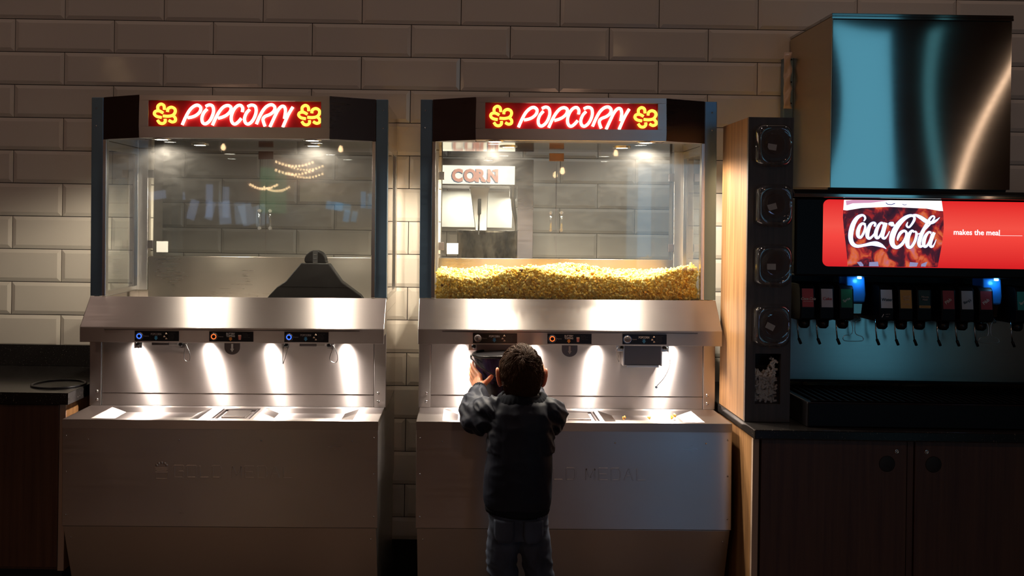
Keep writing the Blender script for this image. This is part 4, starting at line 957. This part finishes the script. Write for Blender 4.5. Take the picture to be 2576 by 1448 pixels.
KETTLE = mat('used_kettle_steel', (.30, .25, .19), .42, 1.0)
_n = noisy(KETTLE, (30, 30, 14), 5); _r = ramp(KETTLE, [(.38, (.07, .055, .04)), (.62, (.38, .32, .25))]); lk(KETTLE, _n.outputs[0], _r.inputs[0]); lk(KETTLE, _r.outputs[0], bsdf(KETTLE).inputs['Base Color'])
kt = MB().lathe([(.0001, 1.27), (.128, 1.27), (.134, 1.28), (.136, 1.395), (.140, 1.400), (.140, 1.408), (.132, 1.409)], (.098, .72, 0), 'z', 40)
kt.v = [(v[0] + .1, v[1] - .75, v[2] - 1.0215) for v in kt.v]; kt.build('kettle', KETTLE, pp)
ar = MB().prism([(.012, 1.592), (.100, 1.592), (.092, 1.56), (.088, 1.38), (.045, 1.38), (.020, 1.56)], 'y', .60, .63); ar.v = [(v[0] + .1, v[1] - .75, v[2] - 1.0215) for v in ar.v]; aa = ar.build('kettle_arm', M['steel'], pp, .002)
MB().box(.150, .163, -.170, -.155, .455, .520).build('arm_handle', M['black'], aa, .002); MB().tube([(.156, -.162, .457), (.154, -.162, .37)], .003, 8).build('handle_rod', M['bolt'], aa)
cq = [(.200, .66, 1.592), (.200, .66, 1.55), (.205, .67, 1.50), (.218, .69, 1.44), (.222, .70, 1.40)]
MB().tube(smooth_path([(p[0] + .1, p[1] - .75, p[2] - 1.0215) for p in cq], 6), [.016] * 7 + [.010] * 18, 10).build('cable_conduit', M['steel'], pp)
lamp('popper_light', 'AREA', (-.02, .80, 1.585), 1.3, (1, .93, .80), .12, (0, 0, 0))
lamp('popper_light', 'AREA', (.23, .86, 1.56), .7, (1, .93, .80), .06, (0, 0, 0))  # added lamp brightening the white panel

# ------------------------------------------------------------------ the popcorn bucket
BC = Vector((.131, -.555, .872))
bk = thing('popcorn_bucket', 'dark printed popcorn bucket with a wire handle held under the chute', 'bucket', BC)
def bucket_mat():
    m = mat('dark_printed_plastic', (.02, .015, .03), .22)
    n = noisy(m, (16, 16, 12), 5); n.inputs['Distortion'].default_value = .8
    r = ramp(m, [(.42, (.010, .008, .014)), (.56, (.035, .022, .075)), (.68, (.13, .06, .08)), (.78, (.30, .20, .30))])
    lk(m, n.outputs[0], r.inputs[0]); lk(m, r.outputs[0], bsdf(m).inputs['Base Color']); return m
M['bucket'] = bucket_mat()
MB().lathe([(.0001, 0), (.066, 0), (.068, .004), (.0905, .170), (.0915, .176), (.0915, .180), (.089, .180), (.0875, .176), (.065, .006), (.0001, .006)], (0, 0, 0), 'z', 56).build('bucket_body', M['bucket'], bk)
bk.rotation_euler = (0, math.radians(-4), 0)
MB().lathe([(.0918, .174), (.0945, .176), (.0948, .180), (.0920, .183), (.0885, .182), (.0882, .178)], (0, 0, 0), 'z', 56).build('bucket_rim', M['black'], bk)
hp = []
for k in range(25):
    a = PI * k / 24; x = -.0985 * math.cos(a)
    hp.append((x, -math.sqrt(max(0, .0985 ** 2 - x * x)), .171 - .058 * (1 - (abs(x) / .0985) ** 1.25)))
MB().tube(hp, .0019, 8).build('bucket_handle', M['black'], bk)
for s_ in (-1, 1): MB().lathe([(.007, 0), (.007, .004), (.0001, .006)] if s_ > 0 else [(.007, 0), (.007, -.004), (.0001, -.006)], (s_ * .095, 0, .171), 'x', 14).build('handle_pivot', M['black'], bk)

# ------------------------------------------------------------------ the child
def loft(mb, rings, n=28, mi=0, pw=2.0):
    vs = []
    for (cx, cy, cz, rx, ry) in rings:
        for k in range(n):
            a = 2 * PI * k / n; c_, s_ = math.cos(a), math.sin(a)
            e = 2.0 / pw; vs.append((cx + rx * math.copysign(abs(c_) ** e, c_), cy + ry * math.copysign(abs(s_) ** e, s_), cz))
    fs = [(i * n + k, i * n + (k + 1) % n, (i + 1) * n + (k + 1) % n, (i + 1) * n + k) for i in range(len(rings) - 1) for k in range(n)]
    mb.add(vs, fs, mi, True); mb.add(vs[:n], [tuple(range(n))[::-1]], mi); mb.add(vs[-n:], [tuple(range(n))], mi)
def limb(mb, pts, n=14, sub=5):
    P = smooth_path([Vector((p[0], p[1], p[2], p[3])) for p in pts], sub)
    P3 = [Vector(p[:3]) for p in P]; R = [p[3] for p in P]
    d0 = (P3[0] - P3[1]).normalized(); d1 = (P3[-1] - P3[-2]).normalized()
    P3 = [P3[0] + d0 * R[0] * .85, P3[0] + d0 * R[0] * .5] + P3 + [P3[-1] + d1 * R[-1] * .5, P3[-1] + d1 * R[-1] * .85]
    R = [R[0] * .5, R[0] * .85] + R + [R[-1] * .85, R[-1] * .5]
    mb.tube(P3, R, n)
def ball(mb, c, r, n=16):
    c = Vector(c); r = Vector(r) if not isinstance(r, (int, float)) else Vector((r, r, r))
    rings = []
    for i in range(1, n):
        a = PI * i / n; rings.append((c.x, c.y, c.z - r.z * math.cos(a), r.x * math.sin(a), r.y * math.sin(a)))
    loft(mb, rings, 20)
def fuse(mb, name, mt, parent, voxel, smooth=2, disp=None, subd=False):
    o = mb.build(name, mt, parent, fix=False)
    r = o.modifiers.new('r', 'REMESH'); r.mode = 'VOXEL'; r.voxel_size = voxel; r.use_smooth_shade = True
    if smooth:
        s_ = o.modifiers.new('s', 'SMOOTH'); s_.factor = .6; s_.iterations = smooth
    bpy.context.view_layer.update()
    ev = o.evaluated_get(bpy.context.evaluated_depsgraph_get()); me = bpy.data.meshes.new_from_object(ev)
    o.modifiers.clear(); old = o.data; o.data = me; me.name = name; bpy.data.meshes.remove(old)
    if not me.materials: me.materials.append(mt)
    if disp:
        nrm = [v.normal.copy() for v in me.vertices]
        for v, n_ in zip(me.vertices, nrm): v.co += n_ * disp(v.co)
        me.update()
    return o
child = thing('person', 'small child with short brown hair in a dark navy jacket, seen from behind', 'person', (.155, -.86, 0))
CO = Vector((.155, -.86, 0))
def cm(mb): mb.v = [(v[0] - CO.x, v[1] - CO.y, v[2] - CO.z) for v in mb.v]; return mb
def skin_mat():
    m = mat('skin', (.62, .27, .15), .5)
    b = bsdf(m); b.inputs['Subsurface Weight'].default_value = .6; b.inputs['Subsurface Radius'].default_value = (1.0, .25, .1); b.inputs['Subsurface Scale'].default_value = .012
    return m
M['skin'] = skin_mat()
HX, HY, HZ = .157, -.835, 1.022
mb = MB()
# skull and face
def headr(d):
    x, y, z = d
    rx, ry, rz = .0545, .074, (.083 if z < 0 else .076)
    if z < 0: rx *= 1 - .30 * (-z) ** 1.6; ry *= (1 - .10 * (-z)) if y > 0 else (1 - .34 * (-z))
    return Vector((x * rx, y * ry, z * rz))
vs = []; NU, NV = 32, 24
for j in range(1, NV):
    t = PI * j / NV
    for i in range(NU):
        a = 2 * PI * i / NU; d = (math.sin(t) * math.cos(a), math.sin(t) * math.sin(a), -math.cos(t))
        p = headr(d); vs.append((HX + p.x, HY + p.y, HZ - .002 + p.z))
fs = [(j * NU + i, j * NU + (i + 1) % NU, (j + 1) * NU + (i + 1) % NU, (j + 1) * NU + i) for j in range(NV - 2) for i in range(NU)]
mb.add(vs, fs, 0, True); mb.add(vs[:NU], [tuple(range(NU))[::-1]]); mb.add(vs[-NU:], [tuple(range(NU))])
limb(mb, [(HX, HY + .066, 1.022, .008), (HX, HY + .080, 1.004, .0085)]); ball(mb, (HX, HY + .082, 1.000), (.011, .009, .008), 10)      # nose
ball(mb, (HX, HY + .066, .978), (.018, .008, .008), 10)                                                                                 # lips
ball(mb, (HX, HY + .055, .955), (.018, .014, .014), 10); ball(mb, (HX - .028, HY + .048, .990), (.020, .018, .020), 10); ball(mb, (HX + .028, HY + .048, .990), (.020, .018, .020), 10)
limb(mb, [(HX, HY - .012, 1.00, .036), (HX, HY - .018, .965, .033), (HX, HY - .022, .93, .036)], 18)                                   # neck
for s_ in (-1, 1):                                                                                                                      # ears
    P = []
    for k in range(15):
        a = -.35 * PI + 1.55 * PI * k / 14
        P.append((HX + s_ * (.0590 + .004 * math.sin(a) + .0032 * (1 + math.cos(a))), HY - .004 - .013 * math.cos(a) * 1.0 - .002, 1.023 + .0225 * math.sin(a), .0042))
    limb(mb, P, 8, 2)
    ball(mb, (HX + s_ * .0600, HY - .006, 1.023), (.0052, .0130, .0215), 12); ball(mb, (HX + s_ * .0625, HY - .011, 1.024), (.0042, .0070, .0180), 12); ball(mb, (HX + s_ * .0585, HY - .002, 1.003), (.005, .007, .008), 8)
# trunk, legs, feet
loft(mb, [(.155, -.86, .60, .060, .050), (.155, -.86, .66, .068, .056), (.155, -.862, .75, .062, .052), (.157, -.862, .86, .066, .056), (.158, -.858, .925, .060, .048), (.158, -.856, .95, .035, .035)])
for s_, P in ((-1, [(.118, -.86, .62, .036), (.112, -.86, .52, .029), (.120, -.862, .42, .026), (.118, -.868, .30, .026), (.117, -.868, .12, .021), (.117, -.866, .06, .022)]),
              (1, [(.194, -.86, .62, .036), (.203, -.86, .52, .029), (.215, -.862, .42, .026), (.219, -.868, .30, .026), (.222, -.868, .12, .021), (.222, -.866, .06, .022)])):
    limb(mb, P); fx = P[-1][0]; limb(mb, [(fx, -.880, .045, .020), (fx + s_ * .004, -.83, .040, .022), (fx + s_ * .006, -.77, .032, .016)])
LSL = [(.092, -.856, .940, .028), (.060, -.83, .925, .027), (.038, -.79, .905, .024), (.036, -.73, .922, .022), (.044, -.675, .948, .018), (.048, -.650, .958, .016)]
RSL = [(.222, -.856, .940, .028), (.242, -.83, .922, .027), (.236, -.79, .900, .024), (.230, -.73, .915, .022), (.216, -.675, .943, .018), (.213, -.650, .954, .016)]
limb(mb, LSL); limb(mb, RSL)
def hand(f):
    W0 = (.048, -.650, .974)
    K = [(.0485, -.617, 1.006), (.041, -.610, .998), (.0365, -.607, .987), (.0350, -.611, .976)]
    for k in K: limb(mb, [f(*W0, .0125), f((W0[0] + k[0]) / 2 - .001, (W0[1] + k[1]) / 2, (W0[2] + k[2]) / 2, .0115), f(*k, .0085)], 10, 3)
    FG = [[(.0340, -.590, 1.019), (.0260, -.566, 1.030), (.0275, -.546, 1.036)], [(.0290, -.583, 1.009), (.0235, -.556, 1.018), (.0265, -.534, 1.022)],
          [(.0275, -.580, .996), (.0225, -.555, 1.003), (.0265, -.535, 1.006)], [(.0280, -.586, .983), (.0245, -.566, .988), (.0275, -.550, .990)]]
    for k, g in zip(K, FG): limb(mb, [f(*k, .0078), f(*g[0], .0068), f(*g[1], .0064), f(*g[2], .0056)], 10, 4)
    limb(mb, [f(.0515, -.646, .977, .0105), f(.0605, -.644, .986, .0095), f(.0700, -.642, .994, .0080), f(.0785, -.6395, 1.003, .0074), f(.0830, -.637, 1.008, .0064)], 10, 4)
hand(lambda x, y, z, r: (x - .001, y, z - .016, r))
hand(lambda x, y, z, r: (.262 - x, y, z - .020, r))
body_o = fuse(cm(mb), 'body', M['skin'], child, .0024, 2)
for s_ in (-1, 1):
    e = MB(); ball(e, (HX + s_ * .023, HY + .062, 1.020), .0095, 12); e = cm(e).build('eye', mat('eye_white', (.8, .78, .75), .2), child, fix=False)
    g = MB(); ball(g, (HX + s_ * .023, HY + .0695, 1.020), (.0048, .0030, .0048), 8); cm(g).build('iris', mat('iris_brown', (.05, .02, .01), .1), e, fix=False)
# hair: a close cap plus short locks turning away from the crown
M['hair'] = mat('dark_brown_hair', (.050, .023, .011), .6, 0, .10)
def hairline(d):
    # 1 where hair grows, 0 on face, ears and neck
    x, y, z = d
    if y > 0.35: lim = .50 + .2 * (y - .35)
    elif y > -.15: lim = .10 + .80 * max(0, y)
    else: lim = .10 - .95 * min(1, (-.15 - y) / .45)
    return min(1, max(0, (z - lim) / .14))
hb = MB(); vs = []; NU, NV = 64, 44
def hair_pt(d, ex=0.0):
    p = headr(d); m_ = hairline(d)
    th = -.004 + m_ * (.0085 + .0050 * max(0, d[2]) + .0025 * mnoise.noise(Vector(d) * 5) + ex)
    q = Vector((p.x, p.y, p.z)); return Vector((HX, HY, HZ - .002)) + q * (1 + th / q.length)
for j in range(1, NV):
    t = PI * j / NV
    for i in range(NU):
        a = 2 * PI * i / NU; vs.append(hair_pt((math.sin(t) * math.cos(a), math.sin(t) * math.sin(a), -math.cos(t))))
fs = [(j * NU + i, j * NU + (i + 1) % NU, (j + 1) * NU + (i + 1) % NU, (j + 1) * NU + i) for j in range(NV - 2) for i in range(NU)]
hb.add(vs, fs, 0, True); hb.add(vs[:NU], [tuple(range(NU))[::-1]]); hb.add(vs[-NU:], [tuple(range(NU))])
rng = random.Random(21); crown = Vector((.05, -.62, .78)).normalized()
cnt = 0
def flow(d):
    dn = d - crown; dn = dn - d * dn.dot(d)
    if dn.length < .08: dn = Vector((mnoise.noise(d * 30), mnoise.noise(d * 30 + Vector((9, 0, 0))), .1)) + dn * 4
    dn.normalize()
    sw = d.cross(dn) * .9 * math.exp(-(d - crown).length * 2.2)
    wv = Vector((mnoise.noise(d * 5.5), mnoise.noise(d * 5.5 + Vector((7, 3, 1))), mnoise.noise(d * 5.5 + Vector((2, 9, 4))))) * 1.1
    v = dn + sw + wv; v = v - d * v.dot(d); return v.normalized()
while cnt < 9500:
    d = Vector((rng.gauss(0, 1), rng.gauss(0, 1), rng.gauss(0, 1))).normalized()
    if hairline(d) < .2: continue
    cnt += 1
    top = max(0, d.z); L = (.009 + .019 * top ** .7) * rng.uniform(.75, 1.2); lift = (.05 + .20 * top) * rng.uniform(.3, 1.3)
    q = d.copy(); P = []; dv = flow(d); jit = Vector((rng.gauss(0, .13), rng.gauss(0, .13), rng.gauss(0, .13)))
    for k in range(5):
        t = k / 4
        P.append(hair_pt(q, -.0007 + .0007 * math.sin(t * 3) + L * lift * math.sin(t * 2.4) + .0006 * rng.random()))
        q = (q + (flow(q) + jit) * (L / 4 / .068)).normalized()
    hb.tube(P, [.0007, .00075, .0007, .0005, .00012], 3, 0, False, False)
cm(hb).build('hair', M['hair'], child, fix=False)
# jacket
def cloth(name, col, rough, sc_, st, sheen=.1):
    m = mat(name, col, rough); n = noisy(m, (sc_,) * 3, 4); bump(m, n, st, .002); bsdf(m).inputs['Sheen Weight'].default_value = sheen; return m
M['jacket'] = cloth('navy_nylon', (.0065, .0095, .0215), .62, 60, .12, 0.0); bsdf(M['jacket']).inputs['Specular IOR Level'].default_value = .3
M['rib'] = mat('navy_rib_knit', (.008, .010, .016), .9, 0, .2)
def jean_mat():
    m = mat('dark_denim', (.05, .06, .085), .85); n = noisy(m, (14, 14, 8), 5); r = ramp(m, [(.35, (.018, .024, .042)), (.65, (.050, .066, .105))])
    lk(m, n.outputs[0], r.inputs[0]); lk(m, r.outputs[0], bsdf(m).inputs['Base Color']); n2 = noisy(m, (300, 300, 600), 1); bump(m, n2, .2, .0006); return m
M['jeans'] = jean_mat()
jb = MB()
loft(jb, [(.150, -.860, .676, .081, .062), (.150, -.860, .684, .089, .070), (.150, -.860, .705, .0945, .076), (.151, -.861, .75, .0950, .079), (.153, -.862, .80, .0925, .078), (.155, -.862, .85, .0880, .076),
          (.157, -.861, .90, .0870, .072), (.158, -.859, .935, .0845, .064), (.158, -.857, .958, .0740, .054), (.158, -.852, .972, .0580, .046), (.158, -.850, .982, .046, .042)], 36, 0, 2.3)
limb(jb, [(.092, -.856, .932, .043), (.066, -.835, .922, .0455), (.044, -.800, .902, .0465), (.032, -.765, .907, .0430), (.034, -.725, .922, .0370), (.041, -.690, .940, .0300), (.0455, -.668, .951, .0215)], 20)
limb(jb, [(.222, -.856, .932, .043), (.240, -.835, .920, .0430), (.236, -.800, .900, .0430), (.232, -.765, .903, .0400), (.226, -.725, .915, .0350), (.218, -.690, .935, .0290), (.2145, -.668, .946, .0215)], 20)
def jdisp(p):
    x, y, z = p + CO
    ax = abs(x - .155); arm = min(1, max(0, (ax - .055) / .03)) * (1 if z > .83 else 0)
    n1 = mnoise.noise(Vector((x * 22, y * 22, z * 30 + 3))); r1 = 1 - abs(n1) * 2.2
    n2 = mnoise.noise(Vector((x * 24 + 5, y * 18, z * 34 + x * 26))); r2 = 1 - abs(n2) * 3.0
    diag = mnoise.noise(Vector(((x + z * .6) * 26, y * 12, (z - x) * 9)))
    a = .0012 * r1 + .0066 * arm * r2 + .0036 * diag
    k = min(1, max(0, (z - .680) / .02)); return (a - .002) * k
jk = fuse(cm(jb), 'jacket', M['jacket'], child, .0034, 3, jdisp)
# ribbed collar, cuffs and hem
rb2 = MB(); vs = []; n = 120
prof = [(.076, .052, .950, -.856), (.074, .051, .960, -.856), (.067, .047, .974, -.853), (.058, .043, .981, -.850), (.049, .039, .978, -.848), (.044, .036, .966, -.848)]
for (rx, ry, z, cy) in prof:
    for k in range(n):
        a = 2 * PI * k / n; rr_ = 1 + .012 * math.cos(36 * a); vs.append((.158 + rx * rr_ * math.cos(a), cy + ry * rr_ * math.sin(a), z + .004 * math.sin(a * 3 + 1)))
rb2.add(vs, [(j * n + i, j * n + (i + 1) % n, (j + 1) * n + (i + 1) % n, (j + 1) * n + i) for j in range(len(prof) - 1) for i in range(n)], 0, True)
cm(rb2).build('collar', M['rib'], jk, fix=False)
def rib_tube(a, b_, r0, r1, nm):
    a, b_ = Vector(a), Vector(b_); t = (b_ - a).normalized(); u = t.orthogonal().normalized(); v = t.cross(u); vs = []; n = 72
    prof = [(0, r0 * .9), (.12, r0), (.5, (r0 + r1) / 2 + .001), (.88, r1), (1, r1 * .9), (.95, r1 * .75)]
    for f, r in prof:
        for k in range(n):
            an = 2 * PI * k / n; rr_ = r * (1 + .05 * math.cos(18 * an)); vs.append(a + (b_ - a) * f + (u * math.cos(an) + v * math.sin(an)) * rr_)
    m_ = MB(); m_.add(vs, [(j * n + i, j * n + (i + 1) % n, (j + 1) * n + (i + 1) % n, (j + 1) * n + i) for j in range(len(prof) - 1) for i in range(n)], 0, True)
    cm(m_).build(nm, M['rib'], jk, fix=False)
rib_tube((.0445, -.672, .947), (.0475, -.646, .962), .0215, .0195, 'cuff')
rib_tube((.2155, -.672, .943), (.2120, -.646, .958), .0215, .0195, 'cuff')
hm = MB(); vs = []; n = 160
for (rx, ry, z) in [(.080, .062, .666), (.0835, .0655, .664), (.0865, .069, .672), (.0875, .070, .684), (.083, .066, .690)]:
    for k in range(n):
        a = 2 * PI * k / n; rr_ = 1 + .010 * math.cos(52 * a); vs.append((.150 + rx * rr_ * math.cos(a), -.860 + ry * rr_ * math.sin(a), z + .003 * math.sin(a * 2 + .5) - .012 * (1 if False else 0)))
hm.add(vs, [(j * n + i, j * n + (i + 1) % n, (j + 1) * n + (i + 1) % n, (j + 1) * n + i) for j in range(4) for i in range(n)], 0, True)
cm(hm).build('hem_band', M['rib'], jk, fix=False)
# jeans
pj = MB()
loft(pj, [(.153, -.860, .600, .079, .058), (.153, -.860, .640, .081, .063), (.152, -.860, .680, .078, .062), (.152, -.860, .700, .074, .058)], 30, 0, 2.3)
limb(pj, [(.117, -.86, .625, .045), (.1115, -.86, .57, .0435), (.1100, -.858, .53, .0410), (.1190, -.860, .46, .0370), (.1190, -.866, .36, .0365), (.1180, -.868, .22, .0350), (.1175, -.868, .10, .0370)], 20)
limb(pj, [(.190, -.86, .625, .045), (.2000, -.86, .57, .0430), (.2060, -.858, .53, .0400), (.2170, -.860, .46, .0360), (.2190, -.866, .36, .0360), (.2210, -.868, .22, .0350), (.2220, -.868, .10, .0370)], 20)
def pdisp(p):
    x, y, z = p + CO; kn = math.exp(-((z - .50) / .06) ** 2)
    n1 = mnoise.noise(Vector((x * 20, y * 14, z * 34 + x * 12))); n2 = mnoise.noise(Vector((x * 40, y * 30, z * 60)))
    return .0032 * (1 - abs(n1) * 2.2) * (.5 + kn) + .0016 * n2 - .001
pn = fuse(cm(pj), 'jeans', M['jeans'], child, .0034, 3, pdisp)
# back pockets follow the seat of the jeans
for cx_, s_ in ((.112, -1), (.190, 1)):
    pk = MB(); vs = []; nx, nz = 8, 8
    for j in range(nz + 1):
        for i in range(nx + 1):
            u, v = i / nx * 2 - 1, j / nz; w_ = .026 * (1 if v > .35 else .62 + .38 * (v / .35) ** .6); x = cx_ + u * w_; z = .600 + v * .058
            yy = -.860 - .064 * max(0, 1 - (abs(x - .153) / .086) ** 2.3) ** (1 / 2.3) - .0035; vs.append((x, yy, z))
    pk.add(vs, [(j * (nx + 1) + i, j * (nx + 1) + i + 1, (j + 1) * (nx + 1) + i + 1, (j + 1) * (nx + 1) + i) for j in range(nz) for i in range(nx)], 0, True)
    o_ = cm(pk).build('back_pocket', M['jeans'], pn, fix=False); so = o_.modifiers.new('s', 'SOLIDIFY'); so.thickness = .002; so.offset = 0
for s_, fx in ((-1, .117), (1, .222)):
    sh = MB(); limb(sh, [(fx, -.885, .052, .030), (fx + s_ * .003, -.84, .048, .031), (fx + s_ * .006, -.78, .038, .028), (fx + s_ * .007, -.752, .034, .020)], 16)
    s1 = fuse(cm(sh), 'shoe', M['black'], child, .004, 2)
    MB().prism([(fx + s_ * .004 + a * .033 - CO.x, -.828 + b_ - CO.y) for a, b_ in ((-1, -.075), (-.6, -.088), (.6, -.088), (1, -.075), (1.05, .04), (.8, .085), (0, .100), (-.8, .085), (-1.05, .04))], 'z', .001, .020).build('sole', M['white_sticker'], s1, .003)
